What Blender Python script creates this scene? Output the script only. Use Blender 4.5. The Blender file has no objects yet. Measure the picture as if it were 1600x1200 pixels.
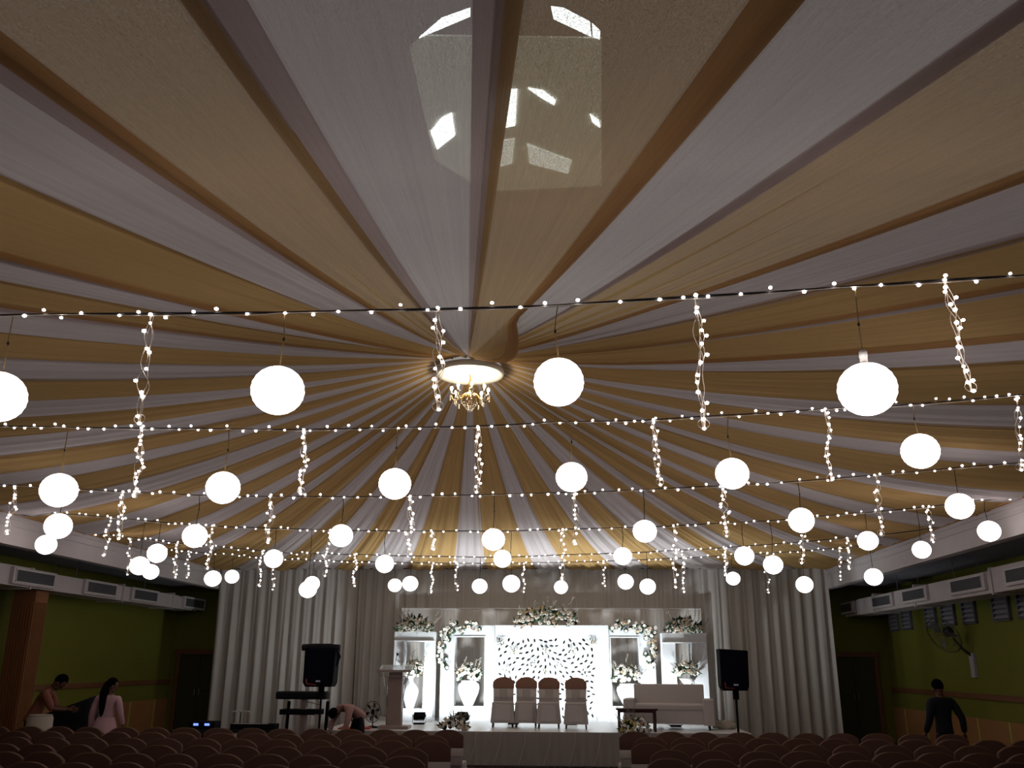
import bpy, bmesh, math, random
from mathutils import Vector, Matrix
from mathutils.geometry import tessellate_polygon
random.seed(11)
C = bpy.context.scene.collection
scene = bpy.context.scene
PI = math.pi
R = math.radians

# ------------------------------------------------------------------ camera, world, exposure
FPX, CAMZ = 1400.0, 1.88
PITCH, YAW, ROLL = R(17.25), R(3.4), R(0.25)
FWD = Vector((-math.sin(YAW)*math.cos(PITCH), math.cos(YAW)*math.cos(PITCH), math.sin(PITCH)))
_r0 = Vector((math.cos(YAW), math.sin(YAW), 0)); _u0 = _r0.cross(FWD)
RT = _r0*math.cos(ROLL) + _u0*math.sin(ROLL)
UP = _u0*math.cos(ROLL) - _r0*math.sin(ROLL)
EYE = Vector((0, 0, CAMZ))
cam_d = bpy.data.cameras.new('camera'); cam = bpy.data.objects.new('camera', cam_d); C.objects.link(cam)
cam_d.sensor_width = 36; cam_d.lens = 36*FPX/1600; cam_d.clip_end = 200; cam_d.clip_start = 0.05
M = Matrix((RT, UP, -FWD)).transposed().to_4x4(); M.translation = EYE; cam.matrix_world = M
scene.camera = cam
scene.view_settings.view_transform = 'Standard'; scene.view_settings.look = 'None'
scene.view_settings.exposure = 0.0; scene.view_settings.gamma = 1.0; scene.view_settings.use_curve_mapping = False
scene.cycles.use_denoising = True
scene.cycles.max_bounces = 6; scene.cycles.diffuse_bounces = 3; scene.cycles.glossy_bounces = 2
scene.cycles.transmission_bounces = 3; scene.cycles.transparent_max_bounces = 8
scene.cycles.sample_clamp_indirect = 4.0; scene.cycles.caustics_reflective = False; scene.cycles.caustics_refractive = False
w = bpy.data.worlds.new('daylight_above_roof'); scene.world = w; w.use_nodes = True
w.node_tree.nodes['Background'].inputs[0].default_value = (1.0, 0.93, 0.88, 1); w.node_tree.nodes['Background'].inputs[1].default_value = 0.31

LANTERN_E, BULB_E, SKY_E = 5.6, 14.0, 8.5

def ray(x, y): return FWD + RT*((x-800)/FPX) + UP*((600-y)/FPX)
def at(x, y, Y):                       # photo pixel -> point at world depth Y
    d = ray(x, y); return EYE + d*(Y/d.y)
def atX(x, y, X):
    d = ray(x, y); return EYE + d*(X/d.x)
def atZ(x, y, Z):
    d = ray(x, y); return EYE + d*((Z-CAMZ)/d.z)

# ------------------------------------------------------------------ materials
def mat(name, col, rough=0.7, metal=0.0, emit=None, es=0.0, noise=0.0, nscale=8.0, spec=0.3, trans=0.0, bump=0.0, bscale=60.0, alpha=1.0):
    m = bpy.data.materials.new(name); m.use_nodes = True
    nt = m.node_tree; b = nt.nodes['Principled BSDF']
    b.inputs['Base Color'].default_value = (*col, 1); b.inputs['Roughness'].default_value = rough
    b.inputs['Metallic'].default_value = metal; b.inputs['Specular IOR Level'].default_value = spec
    b.inputs['Transmission Weight'].default_value = trans; b.inputs['Alpha'].default_value = alpha
    if emit: b.inputs['Emission Color'].default_value = (*emit, 1); b.inputs['Emission Strength'].default_value = es
    if noise or bump:
        tc = nt.nodes.new('ShaderNodeTexCoord')
    if noise:
        n = nt.nodes.new('ShaderNodeTexNoise'); n.inputs['Scale'].default_value = nscale; n.inputs['Detail'].default_value = 5
        nt.links.new(tc.outputs['Object'], n.inputs['Vector'])
        mx = nt.nodes.new('ShaderNodeMix'); mx.data_type = 'RGBA'
        mx.inputs['A'].default_value = (*[c*(1-noise) for c in col], 1); mx.inputs['B'].default_value = (*[min(1, c*(1+noise)) for c in col], 1)
        nt.links.new(n.outputs['Fac'], mx.inputs['Factor']); nt.links.new(mx.outputs['Result'], b.inputs['Base Color'])
    if bump:
        n2 = nt.nodes.new('ShaderNodeTexNoise'); n2.inputs['Scale'].default_value = bscale
        nt.links.new(tc.outputs['Object'], n2.inputs['Vector'])
        bp = nt.nodes.new('ShaderNodeBump'); bp.inputs['Strength'].default_value = bump; bp.inputs['Distance'].default_value = 0.01
        nt.links.new(n2.outputs['Fac'], bp.inputs['Height']); nt.links.new(bp.outputs['Normal'], b.inputs['Normal'])
    return m

def sheer(name, col, transp, transl=0.25, streak=0.16, su=46.0, bumpd=0.03):
    """gathered sheer cloth: diffuse + translucent + a little see-through, streaked along the gathers (uv.x across, uv.y along)"""
    m = bpy.data.materials.new(name); m.use_nodes = True; nt = m.node_tree; nt.nodes.clear()
    N = nt.nodes.new; L = nt.links.new
    out = N('ShaderNodeOutputMaterial'); uv = N('ShaderNodeUVMap'); uv.uv_map = 'UVMap'
    mp = N('ShaderNodeMapping'); mp.inputs['Scale'].default_value = (su, 1.2, 1); L(uv.outputs['UV'], mp.inputs['Vector'])
    n = N('ShaderNodeTexNoise'); n.inputs['Scale'].default_value = 1.0; n.inputs['Detail'].default_value = 4; L(mp.outputs['Vector'], n.inputs['Vector'])
    mx = N('ShaderNodeMix'); mx.data_type = 'RGBA'; L(n.outputs['Fac'], mx.inputs['Factor'])
    mx.inputs['A'].default_value = (*[c*(1-streak) for c in col], 1); mx.inputs['B'].default_value = (*[min(1, c*(1+streak)) for c in col], 1)
    bp = N('ShaderNodeBump'); bp.inputs['Strength'].default_value = 0.6; bp.inputs['Distance'].default_value = bumpd; L(n.outputs['Fac'], bp.inputs['Height'])
    d = N('ShaderNodeBsdfDiffuse'); t = N('ShaderNodeBsdfTranslucent')
    for s in (d, t): L(mx.outputs['Result'], s.inputs['Color']); L(bp.outputs['Normal'], s.inputs['Normal'])
    a = N('ShaderNodeMixShader'); a.inputs[0].default_value = transl; L(d.outputs[0], a.inputs[1]); L(t.outputs[0], a.inputs[2])
    if transp > 0:
        tr = N('ShaderNodeBsdfTransparent'); b = N('ShaderNodeMixShader')
        tc = N('ShaderNodeTexCoord'); wv = N('ShaderNodeTexNoise'); wv.inputs['Scale'].default_value = 130; wv.inputs['Detail'].default_value = 2
        L(tc.outputs['Object'], wv.inputs['Vector'])
        mr = N('ShaderNodeMapRange'); mr.inputs['From Min'].default_value = 0.3; mr.inputs['From Max'].default_value = 0.7
        mr.inputs['To Min'].default_value = transp*0.4; mr.inputs['To Max'].default_value = transp*1.6
        L(wv.outputs['Fac'], mr.inputs['Value']); L(mr.outputs['Result'], b.inputs[0])
        L(a.outputs[0], b.inputs[1]); L(tr.outputs[0], b.inputs[2]); a = b
    L(a.outputs[0], out.inputs[0]); return m

WHITE_DRAPE = (0.61, 0.545, 0.54); GOLD_DRAPE = (0.52, 0.335, 0.145)
M_ = dict(
    side_w=sheer('white_gathered_cloth', WHITE_DRAPE, 0.0, 0.34), side_g=sheer('gold_gathered_cloth', GOLD_DRAPE, 0.0, 0.34),
    drape_w=sheer('white_sheer_cloth', WHITE_DRAPE, 0.14), drape_g=sheer('gold_sheer_cloth', GOLD_DRAPE, 0.12),
    hem_w=sheer('white_doubled_cloth', (0.68, 0.57, 0.55), 0.06, 0.5), hem_g=sheer('gold_doubled_cloth', (0.64, 0.39, 0.18), 0.05, 0.5),
    curtain=sheer('pale_curtain_cloth', (0.64, 0.61, 0.58), 0.0, 0.2, 0.06, 30.0, 0.01),
    skirt=sheer('satin_skirt_cloth', (0.34, 0.31, 0.29), 0.0, 0.05, 0.1, 30.0, 0.01),
    carpet=mat('floor_carpet', (0.05, 0.022, 0.02), 0.95, noise=0.3, nscale=6),
    lime=mat('lime_paint', (0.155, 0.158, 0.02), 0.8, noise=0.12, nscale=1.5),
    wood=mat('rail_wood', (0.17, 0.075, 0.035), 0.5, noise=0.2, nscale=4),
    wains=mat('tan_wainscot', (0.33, 0.16, 0.06), 0.7, noise=0.12, nscale=2),
    strip=mat('wainscot_strip', (0.40, 0.36, 0.08), 0.6),
    plaster=mat('white_plaster', (0.50, 0.46, 0.46), 0.85, noise=0.08, nscale=3, bump=0.1, bscale=20),
    soffit=mat('grey_soffit', (0.26, 0.25, 0.28), 0.9, noise=0.1, nscale=2),
    roof=mat('dark_roof', (0.10, 0.08, 0.07), 0.95, noise=0.2, nscale=2),
    duct=mat('duct_paint', (0.50, 0.45, 0.45), 0.6, noise=0.12, nscale=4), grille=mat('grille_grey', (0.12, 0.12, 0.13), 0.5),
    gframe=mat('grille_frame', (0.62, 0.60, 0.6), 0.4), column=mat('column_orange', (0.22, 0.09, 0.035), 0.7, noise=0.15, nscale=3),
    white=mat('white_board', (0.52, 0.535, 0.55), 0.55, noise=0.02), stage=mat('stage_top', (0.72, 0.73, 0.74), 0.28, spec=0.5, noise=0.05, nscale=3),
    black=mat('black_plastic', (0.006, 0.006, 0.008), 0.8, spec=0.08), darkcloth=mat('black_cloth', (0.006, 0.006, 0.009), 0.9),
    mesh_blk=mat('speaker_mesh', (0.004, 0.004, 0.01), 0.9, spec=0.05), badge=mat('silver_badge', (0.75, 0.8, 0.95), 0.3, 0.3),
    wire=mat('black_wire', (0.01, 0.009, 0.01), 0.6), clear=mat('pale_lead', (0.55, 0.47, 0.38), 0.4),
    cord=mat('tan_cord', (0.30, 0.2, 0.09), 0.6), socket=mat('socket_white', (0.6, 0.58, 0.55), 0.4), red=mat('red_tape', (0.2, 0.035, 0.025), 0.6),
    lantern=mat('lit_paper_lantern', (0.9, 0.88, 0.86), 0.9, emit=(1.0, 0.905, 0.885), es=LANTERN_E),
    bulb=mat('lit_fairy_bulb', (1, 1, 1), 0.5, emit=(1.0, 0.93, 0.95), es=BULB_E),
    candle=mat('lit_candle_bulb', (1, 1, 1), 0.5, emit=(1.0, 0.88, 0.66), es=40), brass=mat('brass', (0.7, 0.42, 0.15), 0.25, 0.9),
    crystal=mat('crystal_drop', (0.9, 0.8, 0.7), 0.1, spec=0.8), rose_disc=mat('cream_fabric_disc', (0.80, 0.76, 0.66), 0.85, noise=0.05),
    sky=mat('daylit_skylight', (1, 1, 1), 0.5, emit=(0.93, 1.0, 0.98), es=SKY_E), sky_dim=mat('daylit_skylight_dim', (1, 1, 1), 0.5, emit=(0.93, 1.0, 0.9), es=2.0),
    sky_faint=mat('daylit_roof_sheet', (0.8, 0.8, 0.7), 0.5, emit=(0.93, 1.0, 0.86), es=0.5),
    stagecap=mat('brown_cap_lit_tone', (0.26, 0.135, 0.095), 0.75, noise=0.1), cap=mat('brown_chair_cap', (0.115, 0.058, 0.044), 0.75, noise=0.15, nscale=9), ccover=mat('white_chair_cover', (0.42, 0.38, 0.37), 0.8, noise=0.05),  # stagecap: the same brown cap, with reflected stage light put into its colour
    piping=mat('gold_piping', (0.22, 0.12, 0.05), 0.7), sash=mat('satin_sash', (0.55, 0.5, 0.47), 0.35), legm=mat('dark_leg', (0.02, 0.015, 0.015), 0.4),
    sofa=mat('pale_sofa', (0.46, 0.42, 0.41), 0.6, noise=0.04), dwood=mat('dark_table_wood', (0.06, 0.02, 0.02), 0.35, noise=0.2),
    lectern=mat('lectern_wood', (0.27, 0.2, 0.18), 0.5, noise=0.1), chrome=mat('chrome', (0.6, 0.6, 0.62), 0.2, 0.9), acrylic=mat('acrylic', (0.8, 0.8, 0.8), 0.1, trans=0.8, alpha=0.5),
    rose=mat('white_rose', (0.80, 0.76, 0.68), 0.7), peach=mat('peach_rose', (0.66, 0.50, 0.36), 0.7), leaf=mat('dark_leaf', (0.022, 0.05, 0.028), 0.6, noise=0.3, nscale=12),
    yellow=mat('yellow_rose', (0.6, 0.52, 0.2), 0.7), twig=mat('dry_twig', (0.25, 0.24, 0.2), 0.8),
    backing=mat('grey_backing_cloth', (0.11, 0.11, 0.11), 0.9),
    vase=mat('white_ceramic', (0.62, 0.62, 0.62), 0.3, spec=0.5), lens=mat('flood_lens', (1, 1, 1), 0.3, emit=(0.9, 0.98, 1.0), es=30),
    skin=mat('skin', (0.11, 0.05, 0.032), 0.7), hair=mat('black_hair', (0.004, 0.003, 0.003), 1.0, spec=0.02), navy=mat('dark_navy_cloth', (0.006, 0.006, 0.012), 0.9),
    pink=mat('pale_pink_cloth', (0.48, 0.29, 0.33), 0.8, noise=0.1, nscale=6), peachshirt=mat('dull_orange_shirt', (0.20, 0.07, 0.05), 0.85),
    rosecloth=mat('dusty_rose_shirt', (0.36, 0.21, 0.19), 0.85), maroon=mat('maroon_cloth', (0.07, 0.01, 0.015), 0.9, noise=0.5, nscale=14),
    redmat=mat('red_mat', (0.42, 0.05, 0.035), 0.85), led=mat('blue_led', (0, 0, 0.1), 0.4, emit=(0.12, 0.2, 1.0), es=2.6), door=mat('dark_door', (0.05, 0.05, 0.025), 0.6),
    ivory=mat('ivory_cloth', (0.42, 0.38, 0.33), 0.8), louvre=mat('louvre_grey', (0.38, 0.36, 0.4), 0.6), fanw=mat('fan_blade', (0.5, 0.5, 0.52), 0.4), fanb=mat('fan_dark', (0.03, 0.028, 0.03), 0.5),
)

# ------------------------------------------------------------------ mesh helpers
def finish(name, bm, m, parent=None, loc=None, smooth=False, rot=None):
    me = bpy.data.meshes.new(name); bm.to_mesh(me); bm.free()
    for mm in (m if isinstance(m, (list, tuple)) else [m]): me.materials.append(mm)
    if smooth:
        for p in me.polygons: p.use_smooth = True
    o = bpy.data.objects.new(name, me); C.objects.link(o)
    if parent: o.parent = parent
    if loc is not None: o.location = loc
    if rot is not None: o.rotation_euler = rot
    return o
def box(bm, c, s, rot=None, bev=0.0):
    mt = Matrix.Translation(c) @ (rot if rot else Matrix()) @ Matrix.Diagonal((*s, 1))
    r = bmesh.ops.create_cube(bm, size=1, matrix=mt)
    if bev > 0:
        es = list({e for v in r['verts'] for e in v.link_edges})
        bmesh.ops.bevel(bm, geom=es, offset=bev, segments=2, affect='EDGES', profile=0.6)
    return bm
def tube(bm, pts, rad, seg=6, cap=True):
    pts = [Vector(p) for p in pts]; rings = []
    n = len(pts)
    for i, p in enumerate(pts):
        t = (pts[min(i+1, n-1)] - pts[max(i-1, 0)])
        if t.length < 1e-9: t = Vector((0, 0, 1))
        t.normalize(); a = Vector((0, 0, 1)) if abs(t.z) < 0.9 else Vector((1, 0, 0))
        u = t.cross(a).normalized(); v = t.cross(u)
        rr = rad[i] if isinstance(rad, (list, tuple)) else rad
        rings.append([bm.verts.new(p + (u*math.cos(k*2*PI/seg) + v*math.sin(k*2*PI/seg))*rr) for k in range(seg)])
    for i in range(n-1):
        for k in range(seg):
            bm.faces.new((rings[i][k], rings[i][(k+1) % seg], rings[i+1][(k+1) % seg], rings[i+1][k]))
    if cap and seg > 2:
        bm.faces.new(rings[0][::-1]); bm.faces.new(rings[-1])
    return bm
def lathe(bm, prof, seg=20, c=(0, 0, 0), cap=True):
    rings = []
    for r, z in prof:
        rings.append([bm.verts.new((c[0]+max(r, 1e-4)*math.cos(k*2*PI/seg), c[1]+max(r, 1e-4)*math.sin(k*2*PI/seg), c[2]+z)) for k in range(seg)])
    for i in range(len(rings)-1):
        for k in range(seg):
            bm.faces.new((rings[i][k], rings[i][(k+1) % seg], rings[i+1][(k+1) % seg], rings[i+1][k]))
    if cap: bm.faces.new(rings[0][::-1]); bm.faces.new(rings[-1])
    return bm
def ball(bm, c, r, sub=2, sc=(1, 1, 1), rot=None):
    bmesh.ops.create_icosphere(bm, subdivisions=sub, radius=1, matrix=Matrix.Translation(c) @ (rot if rot else Matrix()) @ Matrix.Diagonal((r*sc[0], r*sc[1], r*sc[2], 1)))
    return bm
def B(): return bmesh.new()
def empty(name, loc=(0, 0, 0), rz=0.0):
    o = bpy.data.objects.new(name, None); C.objects.link(o); o.location = loc; o.rotation_euler = (0, 0, rz); o.empty_display_size = 0.1
    return o
def tag(o, label, cat, group=None):
    o['label'] = label; o['category'] = cat
    if group: o['group'] = group
    return o
def struct(name, bm, m, smooth=False):
    o = finish(name, bm, m, smooth=smooth); o['kind'] = 'structure'; return o
KIDS = {}
def copy_tree(src, loc=None, rz=None, parent=None, scale=None):
    c = src.copy(); C.objects.link(c)
    if parent: c.parent = parent
    for ch in src.children: copy_tree(ch, parent=c)
    if loc is not None: c.location = loc
    if rz is not None: c.rotation_euler = (0, 0, rz)
    if scale is not None: c.scale = scale
    return c
ORD = ['first', 'second', 'third', 'fourth', 'fifth', 'sixth', 'seventh', 'eighth', 'ninth', 'tenth', 'eleventh', 'twelfth', 'thirteenth', 'fourteenth', 'fifteenth', 'sixteenth', 'seventeenth', 'eighteenth', 'nineteenth', 'twentieth']

# ------------------------------------------------------------------ room
XL, XR, YN, YB = -8.8, 6.4, -1.2, 22.8
WL, WR, YW, ZT, ZF = -10.5, 8.2, 24.4, 4.1, 3.63
struct('floor', box(B(), ((WL+WR)/2, (YN+YW)/2, -0.05), (WR-WL+0.4, YW-YN+0.4, 0.1)), M_['carpet'])
for k, y_ in enumerate((-1.0, 23.2)):                        # bare roof beams above the drapes
    struct('trim_roof_beam', box(B(), ((XL+XR)/2, y_, 6.5), (XR-XL, 0.14, 0.22)), M_['roof'])
def side_wall(name, X, s, zb):
    bm = box(B(), (X+s*0.1, (YN+YW)/2, 1.9), (0.2, YW-YN, 3.8)); struct(name, bm, M_['lime'])
    sn = 'right' if s > 0 else 'left'
    struct('trim_'+sn+'_rail', box(B(), (X-s*0.02, (YN+YW)/2, zb), (0.04, YW-YN, 0.11), bev=0.008), M_['wood'])
    bm = box(B(), (X-s*0.012, (YN+YW)/2, (zb-0.42)/2), (0.024, YW-YN, zb-0.42)); struct('trim_'+sn+'_wainscot', bm, M_['wains'])
    bm = B(); y = YN+0.5
    while y < YW:
        box(bm, (X-s*0.03, y, (zb-0.42)/2), (0.014, 0.07, zb-0.42)); y += 1.35
    struct('trim_'+sn+'_strips', bm, M_['strip'])
side_wall('wall_right', WR, 1, 1.27); side_wall('wall_left', WL, -1, 1.36)
struct('wall_rear', box(B(), ((WL+WR)/2, YN-0.1, 3.3), (WR-WL+0.4, 0.2, 6.6)), M_['plaster'])
struct('wall_front', box(B(), ((WL+WR)/2, YW+0.1, 3.3), (WR-WL+0.4, 0.2, 6.6)), M_['lime'])
for s, X, W in ((-1, XL, WL), (1, XR, WR)):
    sn = 'left' if s < 0 else 'right'
    struct('trim_%s_beam' % sn, box(B(), (X+s*0.09, (YN+YW)/2, (ZT+ZF)/2), (0.18, YW-YN, ZT-ZF)), M_['plaster'])
    struct('wall_%s_upper' % sn, box(B(), (X+s*0.09, (YN+YW)/2, (ZT+6.6)/2), (0.16, YW-YN, 6.6-ZT)), M_['roof'])
    struct('ceiling_%s_aisle' % sn, box(B(), ((X+s*0.18+W)/2, (YN+YW)/2, 3.78), (abs(W-X)-0.18, YW-YN, 0.06)), M_['soffit'])
    # two mouldings along the beam face
    for k, z in enumerate((ZT-0.06, ZT-0.17)):
        struct('trim_%s_moulding' % sn, box(B(), (X-s*0.012, (YN+YB)/2, z), (0.024, YB-YN, 0.03), bev=0.005), M_['plaster'])
    struct('trim_%s_cove' % sn, box(B(), (X-s*0.02, (YN+YB)/2, ZT+0.03), (0.05, YB-YN, 0.07), bev=0.01), M_['hem_g'])
# daylit openings of the roof seen through the sheer drapes
ZS = 6.58
def pane(n, pts, m, z=ZS):
    ps = [atZ(x, y, z) for x, y in pts]; bm = B()
    vs = [bm.verts.new(p) for p in ps]; f = bm.faces.new(vs); f.normal_update()
    if f.normal.z > 0: f.normal_flip()
    r = bmesh.ops.extrude_face_region(bm, geom=[f]); bmesh.ops.translate(bm, verts=[v for v in r['geom'] if isinstance(v, bmesh.types.BMVert)], vec=(0, 0, 0.015))
    struct('window_%d' % n, bm, m)
pane(1, [(655, 60), (690, 30), (735, 14), (735, 26), (690, 45)], M_['sky'])
pane(2, [(673, 207), (690, 186), (706, 178), (711, 212), (683, 234)], M_['sky'])
pane(3, [(764, 148), (784, 142), (808, 141), (806, 182), (764, 186)], M_['sky'])
pane(4, [(765, 188), (806, 184), (805, 197), (768, 204)], M_['sky'])
pane(5, [(825, 139), (848, 143), (868, 158), (866, 165), (845, 153)], M_['sky'])
pane(6, [(861, 12), (880, 14), (922, 36), (924, 58), (865, 30)], M_['sky'])
pane(7, [(925, 38), (938, 50), (937, 62), (926, 58)], M_['sky'])
pane(8, [(922, 180), (936, 190), (938, 200), (926, 192)], M_['sky'])
pane(9, [(765, 224), (804, 218), (800, 256), (762, 266)], M_['sky_dim'])
pane(10, [(824, 226), (893, 252), (888, 272), (828, 256)], M_['sky_dim'])
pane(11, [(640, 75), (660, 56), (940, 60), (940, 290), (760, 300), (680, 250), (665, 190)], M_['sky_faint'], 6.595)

# columns and doors at the sides
bm = B(); box(bm, (0, 0, 1.555), (0.42, 0.42, 3.11)); box(bm, (0, 0, 0.1), (0.5, 0.5, 0.2), bev=0.02)
for k in range(-3, 4): box(bm, (k*0.055, -0.215, 1.55), (0.02, 0.02, 2.7))
for k in range(-3, 4): box(bm, (0.215, k*0.055, 1.55), (0.02, 0.02, 2.7))
cp = atX(38, 1000, -9.95)
col = finish('column', bm, M_['column'], loc=(cp.x, cp.y, 0)); col['kind'] = 'structure'; tag(col, 'orange-brown fluted column by the left green wall', 'column')
def double_door(n, cx, w, h, Y, open_=False):
    r = empty('door_%d' % n, (cx, Y, 0)); r['kind'] = 'structure'
    bm = B(); box(bm, (-w/2-0.05, -0.03, h/2), (0.1, 0.08, h)); box(bm, (w/2+0.05, -0.03, h/2), (0.1, 0.08, h)); box(bm, (0, -0.03, h+0.06), (w+0.3, 0.1, 0.13))
    finish('door_frame', bm, M_['wood'], r)
    for s in (-1, 1):
        bm = B(); box(bm, (s*w/4, -0.02, h/2), (w/2-0.01, 0.04, h-0.01), bev=0.005)
        for z in (0.55, 1.5): box(bm, (s*w/4, -0.045, z*h/2.1), (w/2-0.2, 0.015, 0.7*h/2.1), bev=0.004)
        d = finish('door_leaf', bm, M_['door'], r)
        finish('handle', tube(B(), [(s*0.06, -0.05, 1.0), (s*0.06, -0.09, 1.02), (s*0.06, -0.09, 1.18), (s*0.06, -0.05, 1.2)], 0.01), M_['chrome'], d)
double_door(1, 7.28, 1.05, 2.05, YW); double_door(2, -9.7, 1.1, 2.05, YW)

# ------------------------------------------------------------------ gathered ceiling drapes
AX, AY, RING = -1.2, 11.04, 0.40
WX, WY = XR-XL, YB-YN
def P_at(t):        # arc length clockwise seen from below: N side (x falling from XR..), as plan point
    pass
# boundaries listed anticlockwise seen on plan starting at the rear edge, each (side, coordinate) and the colour of the panel that follows
BND = [('N', 0.33, 'g'), ('N', 1.98, 'w'), ('N', 3.51, 'g'), ('N', 6.2, 'w'), ('R', 0.74, 'g'), ('R', 2.5, 'w'), ('R', 2.75, 'g'), ('R', 4.64, 'w'), ('R', 5.76, 'g'), ('R', 7.63, 'w'),
       ('R', 8.88, 'g'), ('R', 10.08, 'w'), ('R', 10.9, 'g'), ('R', 12.5, 'w'), ('R', 13.4, 'g'), ('R', 14.83, 'w'), ('R', 15.95, 'g'), ('R', 17.5, 'w'), ('R', 18.5, 'g'), ('R', 20.1, 'w'), ('R', 21.3, 'g'),
       ('B', 5.7, 'w'), ('B', 5.0, 'g'), ('B', 4.2, 'w'), ('B', 2.95, 'g'), ('B', 2.14, 'w'), ('B', 1.23, 'g'), ('B', 0.08, 'w'), ('B', -0.8, 'g'), ('B', -2.01, 'w'), ('B', -2.86, 'g'), ('B', -3.95, 'w'),
       ('B', -5.17, 'g'), ('B', -5.87, 'w'), ('B', -6.87, 'g'), ('B', -7.63, 'w'), ('B', -8.5, 'g'),
       ('L', 20.9, 'w'), ('L', 19.8, 'g'), ('L', 18.7, 'w'), ('L', 17.6, 'g'), ('L', 16.5, 'w'), ('L', 15.3, 'g'), ('L', 14.3, 'w'), ('L', 13.1, 'g'), ('L', 12.0, 'w'), ('L', 11.13, 'g'), ('L', 10.17, 'w'), ('L', 8.99, 'g'),
       ('L', 7.94, 'w'), ('L', 6.88, 'g'), ('L', 5.63, 'w'), ('L', 4.28, 'g'), ('L', 2.71, 'w'), ('L', 1.0, 'g'), ('L', -0.54, 'w'), ('N', -7.76, 'g'), ('N', -4.82, 'w'), ('N', -3.01, 'g'), ('N', -1.5, 'w')]
def arc(side, c):   # N left->right start at (XL,YN)
    if side == 'N': return c-XL
    if side == 'R': return WX+(c-YN)
    if side == 'B': return WX+WY+(XR-c)
    return 2*WX+WY+(YB-c)
PER = 2*(WX+WY)
def plan(a):
    a %= PER
    if a < WX: return XL+a, YN
    a -= WX
    if a < WY: return XR, YN+a
    a -= WY
    if a < WX: return XR-a, YB
    a -= WX
    return XL, YB-a
def surf_z(s): return ZT+0.03 + 1.52*(1-s)**1.8
cnt = {}
sides = {'N': 'rear wall from its left end', 'R': 'right beam from the rear', 'B': 'backdrop curtains from the right', 'L': 'left beam from the backdrop'}
order = sorted(range(len(BND)), key=lambda i: arc(BND[i][0], BND[i][1]))
lbl = {}
for i in order:
    s, c, k = BND[i]; cnt[(s, k)] = cnt.get((s, k), 0)+1; lbl[i] = cnt[(s, k)]
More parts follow.
